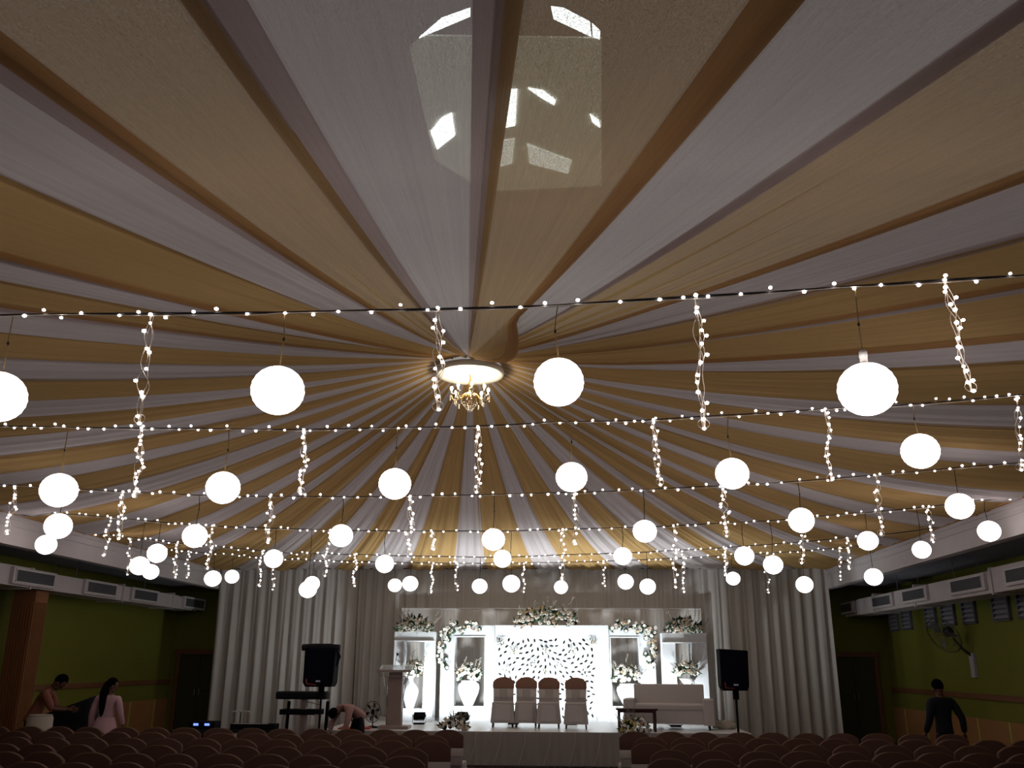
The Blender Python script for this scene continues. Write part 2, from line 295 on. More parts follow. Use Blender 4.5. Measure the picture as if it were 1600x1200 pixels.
for i, (sd, c, kind) in enumerate(BND):
    a0 = arc(sd, c); nx = BND[(i+1) % len(BND)]; a1 = arc(nx[0], nx[1])
    if a1 < a0: a1 += PER
    if a1-a0 > PER/2: a1 -= PER
    wid = a1-a0; rnd = random.Random(100+i)
    nu, ns = max(14, int(18+wid*6)), 44
    npl = max(4, min(9, wid*5.2)); ph = [rnd.uniform(0, 6.28) for _ in range(4)]
    near = sd == 'N' or (sd in 'LR' and c < 4)
    over = 0.05*wid; zoff = 0.0 if kind == 'g' else 0.007
    if near and abs((a0+a1)/2 - arc('N', -1.2)) < 3.5: zoff = -0.02 if kind == 'g' else 0.0
    bm = B(); uvl = bm.loops.layers.uv.new('UVMap'); grid = []; big_gold = kind == 'g' and sd == 'N' and abs(c-0.33) < 0.01
    def pos(u, s, dz=0.0, bare=False):
        a = a0-over+(wid+2*over)*u; ox, oy = plan(a)
        dx, dy = ox-AX, oy-AY; az = math.atan2(dx, -dy)                # 0 = towards the camera
        azi = az if abs(az) > 0.45 else az*(0.25+0.75*(abs(az)/0.45)**2)
        ix, iy = AX+RING*math.sin(azi), AY-RING*math.cos(azi)
        x, y = ix+(ox-ix)*s, iy+(oy-iy)*s
        z = surf_z(0.03+0.97*s)+zoff+dz
        wl = wid*(0.06+s)                                               # local width
        pu = u+0.035*math.sin(u*7+ph[3])
        amp = min(0.030, 0.27*wl/npl*2)*(1.0-0.72*min(1, s*1.25)) if near else min(0.036 if sd == 'B' else 0.028, 0.27*wl/npl*2)*(1.0-(0.35 if sd == 'B' else 0.6)*s)
        fold = math.sin(2*PI*npl*pu+ph[0])*0.6+math.sin(2*PI*npl*1.73*pu+ph[1])*0.3+math.sin(2*PI*npl*0.45*pu+ph[2])*0.7
        amp *= 1-abs(2*u-1)**10
        z += amp*fold - 0.05*math.sin(PI*u)*s*(1.2 if near else 0.8)
        if big_gold:                                                    # this one droops over the front of the ring
            bmp = math.sin(PI*min(1, s/0.22))*max(0, u)**1.5; x += 0.24*bmp; y += 0.10*bmp; z -= 0.17*bmp
        return (x, y, z)
    for q in range(ns+1):
        s = (q/ns)**1.35
        grid.append([bm.verts.new(pos(p/nu, s)) for p in range(nu+1)])
    for q in range(ns):
        for p in range(nu):
            f = bm.faces.new((grid[q][p], grid[q][p+1], grid[q+1][p+1], grid[q+1][p]))
            for l, (uu, vv) in zip(f.loops, ((p, q), (p+1, q), (p+1, q+1), (p, q+1))): l[uvl].uv = (uu/nu*max(0.5, wid/2.2), vv/ns)
    o = finish('ceiling_drape', bm, M_[('drape_' if sd == 'N' and -3.2 < c < 3.6 else 'side_')+kind], smooth=True)
    cn = 'gold' if kind == 'g' else 'white'
    tag(o, '%s ceiling drape, %s %s one along the %s' % (cn, ORD[lbl[i]-1], cn, sides[sd]), 'drape', 'gathered drapes fanning out from the chandelier')
    hems = []
    if near:
        hems = [(0.0, 0.2), (0.85, 1.0)] if kind == 'w' else [(0.80, 1.0)]
        if sd == 'R' or (sd == 'N' and c > 1): hems = [(0.85, 1.0)]
        if (sd == 'N' and c < -2.9) or sd == 'L': hems = [(0.80, 1.0)] if kind == 'w' else [(0.0, 0.2)]
    for (u0, u1) in hems:
        bm = B(); uvl = bm.loops.layers.uv.new('UVMap'); g = []
        hn = max(2, int(nu*(u1-u0))+1)
        for q in range(ns+1):
            s = (q/ns)**1.35
            g.append([bm.verts.new(pos(u0+(u1-u0)*p/hn, s, -0.012)) for p in range(hn+1)])
        for q in range(ns):
            for p in range(hn):
                f = bm.faces.new((g[q][p], g[q][p+1], g[q+1][p+1], g[q+1][p]))
                for l, (uu, vv) in zip(f.loops, ((p, q), (p+1, q), (p+1, q+1), (p, q+1))): l[uvl].uv = ((u0+(u1-u0)*uu/hn)*wid/2.2, vv/ns)
        finish('doubled_hem', bm, M_['hem_'+kind], o, smooth=True)

# ------------------------------------------------------------------ chandelier and the fabric disc at the apex
AP = Vector((AX, AY, surf_z(0.03)-0.10))
bm = B(); prof = [(0.001, 0.03), (0.20, 0.02), (0.36, 0.0), (0.43, -0.03), (0.445, 0.0), (0.43, 0.05), (0.2, 0.08), (0.001, 0.09)]
lathe(bm, prof, 48, cap=False)
o = finish('fabric_disc', bm, M_['rose_disc'], loc=AP, smooth=True); tag(o, 'round cream fabric-covered disc at the hub of the ceiling drapes', 'ceiling disc')
ch = empty('chandelier', AP+Vector((0, 0, -0.37))); ch.scale = (0.82,)*3
tag(ch, 'crystal chandelier with lit candle bulbs hanging below the cream disc', 'chandelier')
bm = B(); lathe(bm, [(0.012, 0.43), (0.02, 0.3), (0.05, 0.26), (0.02, 0.2), (0.03, 0.12), (0.06, 0.08), (0.03, 0.03), (0.05, -0.02), (0.02, -0.07), (0.008, -0.1)], 16)
finish('stem', bm, M_['brass'], ch, smooth=True)
for k in range(8):
    a = k*PI/4+0.2; ca, sa = math.cos(a), math.sin(a)
    pts = [(0.03, 0.05), (0.09, 0.10), (0.15, 0.07), (0.19, 0.0), (0.25, -0.02), (0.29, 0.04), (0.29, 0.09)]
    arm = finish('arm', tube(B(), [(r*ca, r*sa, z) for r, z in pts], 0.008, 6), M_['brass'], ch, smooth=True)
    bm = B(); lathe(bm, [(0.035, 0.09), (0.04, 0.1), (0.014, 0.105), (0.014, 0.15)], 10, (0.29*ca, 0.29*sa, 0)); finish('candle_cup', bm, M_['vase'], arm, smooth=True)
    bm = B(); ball(bm, (0.29*ca, 0.29*sa, 0.185), 0.022, 2, (1, 1, 1.6)); finish('candle_bulb', bm, M_['candle'], arm, smooth=True)
    bm = B()
    for q in range(4): ball(bm, (0.31*ca, 0.31*sa, 0.07-q*0.025), 0.014, 1, (1, 1, 1.3))
    finish('crystal_drop', bm, M_['crystal'], arm); bm = B()
    for q in range(3): ball(bm, (0.22*ca, 0.22*sa, -0.04-q*0.025), 0.014, 1, (1, 1, 1.3))
    finish('crystal_drop', bm, M_['crystal'], arm)
bm = B()
for k in range(16):
    a = k*PI/8
    for q in range(5): ball(bm, (0.12*math.cos(a)*(1-q*0.17), 0.12*math.sin(a)*(1-q*0.17), -0.05-q*0.03), 0.009, 1)
finish('crystal_basket', bm, M_['crystal'], ch)
ld = bpy.data.lights.new('chandelier_glow', 'POINT'); ld.energy = 26; ld.color = (1.0, 0.86, 0.62); ld.shadow_soft_size = 0.12
lo = bpy.data.objects.new('chandelier_glow', ld); C.objects.link(lo); lo.location = AP+Vector((0, 0, -0.2))

# ------------------------------------------------------------------ light strings
STR = [
 (4.65, 4.65, [(-60, 491), (0, 492), (100, 492), (240, 491), (400, 489), (435, 489), (600, 484), (690, 482), (800, 480), (865, 477), (1000, 468), (1100, 462), (1200, 456), (1330, 448), (1400, 443), (1480, 438), (1600, 431), (1660, 428)]),
 (7.2, 7.2, [(-60, 663), (0, 665), (100, 668), (230, 669), (400, 671), (600, 669), (800, 664), (870, 660), (1000, 657), (1200, 645), (1325, 637), (1400, 633), (1500, 625), (1600, 617), (1660, 612)]),
 (10.7, 10.3, [(-50, 752), (0, 757), (30, 759), (180, 768), (300, 773), (400, 776), (600, 776), (800, 772), (900, 769), (1000, 766), (1200, 755), (1320, 746), (1400, 740), (1500, 730), (1600, 722)]),
 (13.9, 12.9, [(78, 801), (130, 805), (200, 811), (300, 820), (400, 825), (500, 828), (620, 830), (800, 829.5), (900, 826), (1000, 824), (1100, 819), (1200, 814), (1300, 805), (1400, 797), (1500, 786), (1580, 778)]),
 (16.4, 15.7, [(150, 834), (230, 843), (290, 850), (330, 853), (400, 860), (450, 864), (570, 867), (650, 869), (760, 870.5), (800, 870), (900, 866), (1000, 863), (1100, 858), (1200, 851), (1300, 843), (1400, 833), (1465, 824)]),
 (18.3, 18.0, [(222, 853), (300, 862), (400, 870), (450, 874), (550, 877), (680, 880), (800, 880), (900, 878), (1000, 875), (1100, 870), (1200, 865), (1300, 857), (1388, 850)]),
]
names = ['nearest', 'second nearest', 'third nearest', 'fourth nearest', 'fifth nearest', 'farthest']
bulb_bm = B(); bmesh.ops.create_icosphere(bulb_bm, subdivisions=1, radius=1)
bulb_me = bpy.data.meshes.new('light_bulb'); bulb_bm.to_mesh(bulb_me); bulb_bm.free(); bulb_me.materials.append(M_['bulb'])
for p in bulb_me.polygons: p.use_smooth = True
def add_bulb(p, parent, r=0.0125):
    o = bpy.data.objects.new('light_bulb', bulb_me); C.objects.link(o); o.parent = parent; o.location = p; o.scale = (r, r, r*0.85)
LINES = []
for si, (YL_, YR_, px) in enumerate(STR):
    pts = []
    for x, y in px:
        Y = YL_+(YR_-YL_)*(x/1600)
        pts.append(at(x, y, Y))
    LINES.append(pts)
    full = list(pts)
    if pts[0].x > XL+0.2: full = [Vector((XL+0.02, pts[0].y, ZT+0.02)), Vector(((XL+pts[0].x)/2, pts[0].y, (ZT+pts[0].z)/2-0.05))]+full
    if pts[-1].x < XR-0.2: full = full+[Vector(((XR+pts[-1].x)/2, pts[-1].y, (4.08+pts[-1].z)/2)), Vector((XR-0.02, pts[-1].y, ZT+0.02))]
    # subdivide with a slight waviness
    fine = []
    for a, b in zip(full[:-1], full[1:]):
        n = max(1, int((b-a).length/0.35))
        for k in range(n): fine.append(a.lerp(b, k/n)+Vector((0, 0, random.uniform(-0.004, 0.004))))
    fine.append(full[-1])
    t = empty('fairy_light_string', full[len(full)//2])
    tag(t, 'fairy light string across the hall, the %s one to the viewer' % names[si], 'string lights', 'fairy light strings strung from beam to beam')
    org = Vector(t.location)
    finish('cable', tube(B(), [p-org for p in fine], 0.0075 if si == 0 else (0.0055 if si < 3 else 0.007), 5), M_['wire'], t)
    lead = B()
    tube(lead, [p-org+Vector((0, -0.01, -0.012+0.008*math.sin(k*1.7))) for k, p in enumerate(fine)], 0.0025, 4); finish('pale_lead', lead, M_['clear'], t)
    sp = (0.17, 0.105, 0.15, 0.155, 0.15, 0.15)[si]
    # walk visible part
    d = 0.0; nxt = random.uniform(0, sp)
    nb = 0
    for a, b in zip(pts[:-1], pts[1:]):
        L = (b-a).length
        while nxt <= d+L and nb < 99:
            p = a.lerp(b, (nxt-d)/L); p = p+Vector((0, -0.012, random.choice((-1, 1))*random.uniform(0.006, 0.026)))
            add_bulb(p-org, t, random.uniform(0.0095, 0.0125) if si < 2 else random.uniform(0.012, 0.017)); nb += 1
            nxt += sp*random.uniform(0.6, 1.4)
        d += L
def line_at(si, xpx):
    YL_, YR_, px = STR[si]
    for (x0, y0), (x1, y1) in zip(px[:-1], px[1:]):
        if x0 <= xpx <= x1:
            y = y0+(y1-y0)*(xpx-x0)/(x1-x0); return at(xpx, y, YL_+(YR_-YL_)*xpx/1600)
    x, y = px[0] if xpx < px[0][0] else px[-1]
    return at(xpx, y, YL_+(YR_-YL_)*xpx/1600)
def z_at_px(xw, Y, ypx):
    # height at plan point (xw, Y) that shows at photo row ypx
    lo_, hi_ = -1.0, 8.0
    for _ in range(40):
        m = (lo_+hi_)/2; d = Vector((xw, Y, m))-EYE; yy = 600-FPX*d.dot(UP)/d.dot(FWD)
        if yy > ypx: lo_ = m
        else: hi_ = m
    return lo_

# hanging drops: (string, x px, bottom y px, bulbs, sway px)
DROPS = [(0, 237, 662, 11, -20), (0, 686, 642, 12, -2), (0, 1088, 670, 16, 12), (0, 1478, 612, 18, 40),
 (1, 223, 778, 26, -12), (1, 478, 772, 24, -8), (1, 748, 770, 20, -2), (1, 1021, 758, 20, 10), (1, 1290, 752, 20, 8), (1, 1588, 735, 16, 6),
 (2, 25, 836, 16, -14), (2, 193, 842, 18, -6), (2, 424, 848, 15, -6), (2, 642, 866, 20, -2), (2, 899, 852, 12, 0), (2, 1129, 838, 18, 6), (2, 1369, 838, 12, 8),
 (3, 174, 870, 12, -12), (3, 332, 890, 16, -8), (3, 516, 900, 16, -8), (3, 676, 860, 9, 0), (3, 879, 908, 14, 0), (3, 1054, 918, 16, 0), (3, 1255, 880, 12, -2), (3, 1450, 847, 11, 8),
 (4, 206, 898, 9, -6), (4, 277, 902, 13, -3), (4, 409, 917, 13, -4), (4, 556, 916, 14, -3), (4, 712, 922, 10, 2), (4, 1066, 925, 12, 2), (4, 1134, 899, 14, 0), (4, 1324, 889, 11, 3),
 (5, 295, 903, 10, -2), (5, 427, 922, 11, 0), (5, 676, 926, 15, -2), (5, 818, 925, 10, 0), (5, 943, 917, 9, 1), (5, 1197, 926, 9, 3), (5, 1311, 906, 9, 2)]
cn = {}
for (si, xp, yb, nb, sway) in DROPS:
    top = line_at(si, xp); Y = top.y
    bot = at(xp+sway, yb, Y); H = top.z-bot.z; dx = bot.x-top.x
    cn[si] = cn.get(si, 0)+1
    t = empty('fairy_light_drop', top)
    tag(t, 'fairy lights dangling from the %s string, %s bunch from the left' % (names[si], ORD[cn[si]-1]), 'fairy lights', 'dangling bunches of fairy lights')
    rr = random.Random(xp*7+si); amp = 0.035 if si < 2 else 0.045
    phs = [rr.uniform(0, 6.3) for _ in range(6)]
    def strand(k, f):
        e = amp*(0.35+0.9*math.sin(PI*min(1, f*1.05)))
        return Vector((dx*f**1.3+e*0.55*math.sin(f*9+phs[k])+e*0.3*math.sin(f*19+phs[k+2]), e*0.5*math.cos(f*8+phs[k]), -H*f))
    bm = B(); nst = 4 if si < 3 else 3
    for k in range(nst): tube(bm, [strand(k, q/22) for q in range(23)], 0.0021 if si < 2 else 0.0028, 4)
    tail = Vector((dx, 0, -H))                              # the loop at the end
    lr = amp*0.9
    tube(bm, [tail+Vector((lr*math.sin(q*PI/6), 0, lr*1.7*(math.cos(q*PI/6)-1)*-0.5)) for q in range(13)], 0.0022, 4)
    finish('lead', bm, M_['clear'], t)
    nb = int(nb*(0.85 if si in (1, 2) else 1))
    for q in range(nb):
        f = min(1.0, max(0.0, (q+rr.uniform(-0.45, 0.45))/(nb-1)))
        p = strand(rr.randrange(nst), f)+Vector((rr.uniform(-1, 1)*0.012, -0.01, 0))
        add_bulb(p, t, rr.uniform(0.010, 0.0135) if si < 2 else rr.uniform(0.013, 0.018))

# ------------------------------------------------------------------ paper lanterns (px x, px y, px diameter, string)
LAN = [(-2, 620, 80, 0), (434, 610, 81, 0), (873, 597, 77, 0), (1355, 608, 88, 0),
 (92, 766, 55, 1), (348.5, 762, 51.5, 1), (617, 756, 49.5, 1), (893, 745.5, 48.5, 1), (1144, 740, 51, 1), (1438, 705, 56.5, 1),
 (91, 822, 40.5, 2), (304.5, 837.5, 37.5, 2), (533, 837, 36, 2), (771, 843, 35.5, 2), (1007.5, 830, 36.5, 2), (1252, 813, 39, 2), (1499.5, 791, 41.5, 2),
 (72, 851, 31, 3), (218, 884, 29.7, 3), (245.5, 864.5, 29.7, 3), (427.5, 873, 28.5, 3), (481, 921, 27, 3), (601, 881, 28, 3), (785, 873, 27.5, 3), (799, 912, 27, 3), (973, 869, 28, 3), (1163, 868.5, 29.5, 3), (1208, 882.5, 29.5, 3), (1356, 845, 31, 3), (1440, 859, 27.5, 3), (1545.5, 830, 33, 3),
 (235.5, 893.5, 24.5, 4), (332.5, 904, 25.5, 4), (487.5, 912, 23.5, 4), (641, 912, 24, 4), (749.5, 916, 23.5, 4), (977.5, 909, 24.5, 4), (1012, 916.5, 24.5, 4), (1257, 913.5, 26, 4), (1365, 901.5, 27.5, 4),
 (362.5, 901, 21.3, 5), (617, 914.5, 21, 5), (876.5, 917.5, 21, 5), (1145.5, 904, 21.5, 5)]
cl = {}
for i, (x, y, d, si) in enumerate(sorted(LAN, key=lambda q: (q[3], q[0]))):
    zc = {0: 4.9, 1: 7.35, 2: 10.6, 3: 13.4, 4: 16.2, 5: 18.0}[si]
    st = STR[si]; Y = st[0]+(st[1]-st[0])*min(1, max(0, x/1600))
    for _ in range(6):
        p = at(x, y, Y); lp = LINES[si]; Y = lp[0].y if p.x < lp[0].x else lp[-1].y; lz = lp[0].z if p.x < lp[0].x else lp[-1].z
        for a_, b_ in zip(lp[:-1], lp[1:]):
            if a_.x <= p.x <= b_.x:
                f_ = (p.x-a_.x)/(b_.x-a_.x); Y = a_.y+(b_.y-a_.y)*f_; lz = a_.z+(b_.z-a_.z)*f_
    dep = (p-EYE).dot(FWD); r = d/2/FPX*dep
    # drop lantern on its own cord tied to the string (or, where it hangs off the string, to the drapes)
    topz = max(lz, p.z+r+0.05)
    cl[si] = cl.get(si, 0)+1
    t = empty('paper_lantern', p)
    tag(t, 'lit paper lantern under the %s light string, %s lantern from the left' % (names[si], ORD[cl[si]-1]), 'lantern', 'round paper lanterns hanging in rows')
    bm = B(); seg, ring = 32, 24; rr = random.Random(i)
    squ = rr.uniform(0.93, 0.98); tilt = rr.uniform(-0.05, 0.05); prof = []
    for q in range(ring+1):
        a = -PI/2+PI*q/ring; rb = 1+0.010*math.cos(q*PI)
        prof.append((r*math.cos(a)*rb+(0.012*r), r*math.sin(a)*squ + (0.05*r if q == ring else (-0.03*r if q == 0 else 0))))
    prof[0] = (0.12*r, -r*squ*1.005); prof[-1] = (0.14*r, r*squ*1.0)
    lathe(bm, prof, seg); 
    bmesh.ops.rotate(bm, verts=bm.verts, cent=(0, 0, 0), matrix=Matrix.Rotation(tilt, 3, 'Y'))
    finish('paper_shade', bm, M_['lantern'], t, smooth=True)
    bm = B(); lathe(bm, [(0.16*r, squ*r*0.985), (0.16*r, squ*r*1.03), (0.02, squ*r*1.03)], 16); finish('wire_neck', bm, M_['cord'], t)
    if (x, y) == (1355, 608):
        bm = B(); lathe(bm, [(0.018, r*0.95), (0.02, r*1.0), (0.02, r+0.03), (0.022, r+0.03), (0.022, r+0.06), (0.014, r+0.07)], 14); finish('lamp_holder', bm, M_['socket'], t, smooth=True)
    hh = topz-p.z; x0 = squ*r*1.02
    wob = rr.uniform(-0.02, 0.02)
    pts = [(0, 0, x0), (wob*0.3, 0, x0+(hh-x0)*0.2), (wob, 0, x0+(hh-x0)*0.55), (wob*0.4, 0, x0+(hh-x0)*0.85), (0, 0, hh)]
    c_ = finish('cord', tube(B(), pts, 0.0035 if si == 0 else 0.0045, 5), M_['cord'] if si < 2 else M_['wire'], t)
    bm = B(); ball(bm, (wob*0.9, 0, x0+(hh-x0)*0.5), 0.008, 1, (1, 1, 1.8)); finish('connector', bm, M_['wire'], c_)

# ------------------------------------------------------------------ air ducts
def duct(name, X, s, z0, z1, grilles, label):
    Yend, Ynear = (24.35 if s > 0 else 23.5), 6.0
    r = empty(name, (X, 18, z0)); tag(r, label, 'air duct')
    bm = B(); dep = 0.55
    # body with tapered far end
    ys = [(Ynear, z1-z0), (16.0, z1-z0), (16.02, (z1-z0)*0.9), (Yend-1.2, (z1-z0)*0.9), (Yend, (z1-z0)*0.6)]
    prev = None
    for (y, h) in ys:
        ring = [bm.verts.new((xx, y-18, zz)) for xx, zz in ((0, 0), (s*dep, 0), (s*dep, h), (0, h))]
        if prev:
            for k in range(4): bm.faces.new((prev[k], prev[(k+1) % 4], ring[(k+1) % 4], ring[k]))
        else: bm.faces.new(ring)
        prev = ring
    bm.faces.new(prev[::-1]); bmesh.ops.recalc_face_normals(bm, faces=bm.faces)
    finish('duct_body', bm, M_['duct'], r)
    for y in (12.6, 15.9, 19.4, 22.0):
        bm = B(); box(bm, (s*dep/2, y-18, (z1-z0)*0.5-0.01), (dep+0.05, 0.05, (z1-z0)+0.04)); finish('duct_flange', bm, M_['duct'], r)
    for y in (11.5, 14.5, 17.5, 20.5):
        for xx in (0.05, dep-0.05):
            finish('hanger_rod', tube(B(), [(s*xx, y-18, (z1-z0)*0.9), (s*xx, y-18, 3.75-z0)], 0.008, 5), M_['grille'], r)
    for (xa, xb) in grilles:
        pa, pb = atX(xa, 930, X), atX(xb, 930, X); y0, y1 = sorted((pa.y, pb.y)); cy = (y0+y1)/2-18; L = y1-y0; hz = 0.21; cz = (z1-z0)*0.50
        bm = B(); box(bm, (-s*0.03, cy, cz), (0.06, L+0.16, hz+0.08), bev=0.004); col_ = finish('duct_collar', bm, M_['duct'], r)
        bm = B()
        for dz in (-1, 1): box(bm, (-s*0.068, cy, cz+dz*hz/2), (0.016, L+0.03, 0.018))
        for dy in (-1, 1): box(bm, (-s*0.068, cy+dy*L/2, cz), (0.016, 0.018, hz))
        finish('grille_frame', bm, M_['gframe'], col_)
        bm = B(); box(bm, (-s*0.0615, cy, cz), (0.003, L, hz))
        for k in range(11): box(bm, (-s*0.07, cy, cz-hz/2+hz*(k+0.5)/11), (0.014, L, 0.005), rot=Matrix.Rotation(s*0.6, 4, 'Y'))
        finish('grille_slats', bm, M_['grille'], col_)
duct('air_duct', -9.6, -1, 3.12, 3.46, [(15, 76), (130, 176), (205, 242), (287, 317)], 'long pale air duct with grilles under the left aisle ceiling')
duct('air_duct', 7.2, 1, 3.03, 3.44, [(1312, 1333), (1366, 1395), (1415, 1450), (1493, 1543), (1582, 1660)], 'long pale air duct with grilles under the right aisle ceiling')

# louvre vents high on the right wall
for k, (xa, xb) in enumerate([(1390, 1403), (1409, 1424), (1446, 1463), (1472, 1493), (1505, 1526), (1553, 1580), (1593, 1625)]):
    pa, pb = atX(xa, 950, WR), atX(xb, 950, WR); y0, y1 = sorted((pa.y, pb.y)); L = min(y1-y0, 1.0); cy = (pa.y+pb.y)/2
    r = empty('louvre_vent', (WR, cy, 2.92)); tag(r, 'grey louvre vent high on the green right wall, %s from the far corner' % ORD[k], 'vent', 'louvre vents on the right wall')
    bm = B()
    for dz in (-1, 1): box(bm, (-0.03, 0, dz*0.25), (0.06, L, 0.03))
    for dy in (-1, 1): box(bm, (-0.03, dy*(L/2-0.03), 0), (0.06, 0.06, 0.5))
    box(bm, (-0.004, 0, 0), (0.006, L-0.06, 0.48)); finish('frame', bm, M_['grille'], r)
    for q in range(5):
        finish('slat', box(B(), (-0.035, 0, -0.19+q*0.095), (0.07, L-0.1, 0.012), rot=Matrix.Rotation(-0.75, 4, 'Y')), M_['louvre'], r)

# wall fans
def wall_fan():
    r = empty('wall_fan', (0, 0, 0))      # origin: mount on wall; fan stands out towards -x
    finish('wall_bracket', box(B(), (-0.03, 0, -0.05), (0.06, 0.16, 0.42), bev=0.01), M_['louvre'], r)
    finish('swing_arm', tube(B(), [(-0.04, 0, 0.12), (-0.16, 0.02, 0.22), (-0.30, 0.06, 0.42)], [0.03, 0.022, 0.022], 8), M_['fanb'], r, smooth=True)
    hub = Vector((-0.40, 0.10, 0.50)); nrm = Vector((-0.62, -0.30, -0.38)).normalized()
    q = nrm.to_track_quat('Z', 'Y').to_matrix().to_4x4(); T = Matrix.Translation(hub) @ q
    bm = B(); lathe(bm, [(0.02, -0.14), (0.08, -0.13), (0.09, -0.05), (0.06, 0.0), (0.02, 0.01)], 18); bmesh.ops.transform(bm, matrix=T, verts=bm.verts); finish('motor', bm, M_['fanb'], r, smooth=True)
    for k in range(3):
        bm = B(); a = k*2*PI/3
        vs = [bm.verts.new((rr_*math.cos(a+o), rr_*math.sin(a+o), z)) for rr_, o, z in ((0.05, -0.2, 0.05), (0.15, -0.35, 0.03), (0.28, -0.25, 0.03), (0.29, 0.15, 0.08), (0.18, 0.35, 0.09), (0.06, 0.3, 0.07))]
        bm.faces.new(vs); bmesh.ops.solidify(bm, geom=bm.faces[:], thickness=0.004); bmesh.ops.transform(bm, matrix=T, verts=bm.verts); finish('blade', bm, M_['fanw'], r)
    bm = B()
    for rad, z in ((0.34, 0.05), (0.335, 0.07), (0.24, 0.125), (0.12, 0.14), (0.24, -0.02), (0.12, -0.03)):
        tube(bm, [(rad*math.cos(t*PI/16), rad*math.sin(t*PI/16), z) for t in range(33)], 0.005 if rad > 0.3 else 0.003, 4, cap=False)
    for k in range(28):
        a = k*2*PI/28; tube(bm, [(0.04*math.cos(a), 0.04*math.sin(a), 0.145), (0.2*math.cos(a), 0.2*math.sin(a), 0.135), (0.34*math.cos(a), 0.34*math.sin(a), 0.06), (0.24*math.cos(a), 0.24*math.sin(a), -0.02), (0.08*math.cos(a), 0.08*math.sin(a), -0.04)], 0.0022, 3)
    bmesh.ops.transform(bm, matrix=T, verts=bm.verts); finish('fan_guard', bm, M_['fanb'], r)
    return r
fp = atX(1523, 1035, WR); fan = wall_fan(); fan.scale = (1.12,)*3; fan.location = (WR, fp.y, fp.z)
tag(fan, 'caged wall fan tilted down on the right green wall beyond the dark-clad man', 'fan', 'fans on the right wall')
f2 = copy_tree(fan, loc=(WR, atX(1523, 1035, WR).y-4.3, fp.z)); tag(f2, 'wall fan cut off by the right edge of the photo', 'fan', 'fans on the right wall')

# ------------------------------------------------------------------ backdrop curtains
XC = [-8.8, -6.9, -5.2, -3.4, -1.2, 1.0, 3.1, 4.7, 6.42]
cw = ['leftmost backdrop curtain beside the left beam', 'second backdrop curtain from the left, behind the keyboard stand', 'third backdrop curtain from the left, behind the covered left speaker', 'fourth backdrop curtain from the left, behind the lectern', 'finely gathered backdrop curtain behind the left half of the leaf screen',
      'finely gathered backdrop curtain behind the right half of the leaf screen', 'backdrop curtain behind the white sofa and right speaker', 'rightmost backdrop curtain beside the right aisle']
for k in range(8):
    x0, x1 = XC[k], XC[k+1]; n = int((x1-x0)*34); bm = B(); uvl = bm.loops.layers.uv.new('UVMap'); g = []
    rr = random.Random(50+k); ph = [rr.uniform(0, 6.3) for _ in range(6)]
    big = 0.075 if k in (0, 1, 2, 6, 7) else 0.022
    fq = rr.uniform(3.0, 3.8) if k in (0, 1, 2, 6, 7) else 8.5
    for q in range(25):
        f = q/24; z = 4.12*(1-f); row = []
        for p in range(n+1):
            u = p/n; x = x0+(x1-x0)*u+0.03*math.sin(7*u+ph[2])*f*math.sin(PI*u)
            if p in (0, n): pass
            gap = 0.0
            a = big*(0.35+0.65*f)
            y = YB+0.02+a*(math.sin(2*PI*fq*(x-x0)+ph[0]+0.7*math.sin(2.2*f+ph[4]))+0.45*math.sin(2*PI*fq*1.9*(x-x0)+ph[1]))+0.012*math.sin(2*PI*11*(x-x0)+ph[3])
            row.append(bm.verts.new((x, y, z)))
        g.append(row)
    for q in range(24):
        for p in range(n):
            fc = bm.faces.new((g[q][p], g[q+1][p], g[q+1][p+1], g[q][p+1]))
            for l, (uu, vv) in zip(fc.loops, ((p, q), (p, q+1), (p+1, q+1), (p+1, q))): l[uvl].uv = (uu/n, vv/24)
    o = finish('backdrop_curtain', bm, M_['curtain'], smooth=True); tag(o, 'pale pleated ' + cw[k].replace('finely gathered ', 'and finely gathered '), 'curtain', 'backdrop curtains behind the stage')
o = finish('curtain_rail', tube(B(), [(XL, YB, 4.14), (XR, YB, 4.14)], 0.025, 8), M_['wire']); tag(o, 'dark rail carrying the backdrop curtains under the ceiling drapes', 'curtain rail')
def cloth_sheet(name, x0, x1, z0, z1, Y, amp, per, m, label, cat, drop=0.0):
    n = max(8, int((x1-x0)*40)); bm = B(); uvl = bm.loops.layers.uv.new('UVMap'); g = []
    for q in range(9):
        f = q/8
        g.append([bm.verts.new((x0+(x1-x0)*p/n, Y+amp*math.sin(2*PI*p/n*(x1-x0)/per)*(0.3+0.7*f)-drop*f, z1+(z0-z1)*f)) for p in range(n+1)])
    for q in range(8):
        for p in range(n):
            fc = bm.faces.new((g[q][p], g[q+1][p], g[q+1][p+1], g[q][p+1]))
            for l, (uu, vv) in zip(fc.loops, ((p, q), (p, q+1), (p+1, q+1), (p+1, q))): l[uvl].uv = (uu/n*(x1-x0)/2, vv/8)
    o = finish(name, bm, m, smooth=True)
    if label: tag(o, label, cat)
    return o
va = at(628, 951, 22.45); vb = at(1095, 951, 22.45)
vr = empty('valance_frame', (0, 22.45, 0)); tag(vr, 'low grey gathered cloth screen standing behind the white stage frames', 'cloth screen')
o = cloth_sheet('gathered_cloth', va.x, vb.x, 0.62, va.z-0.02, 22.45, 0.012, 0.09, M_['curtain'], None, None); o.parent = vr; o.location = (0, -22.45, 0)
finish('rail', tube(B(), [(va.x, 0, va.z), (vb.x, 0, va.z)], 0.022, 8), M_['gframe'], vr)
for xx in (va.x, vb.x, 0): finish('post', tube(B(), [(xx, 0.03, 0.62), (xx, 0.03, va.z)], 0.018, 8), M_['gframe'], vr)

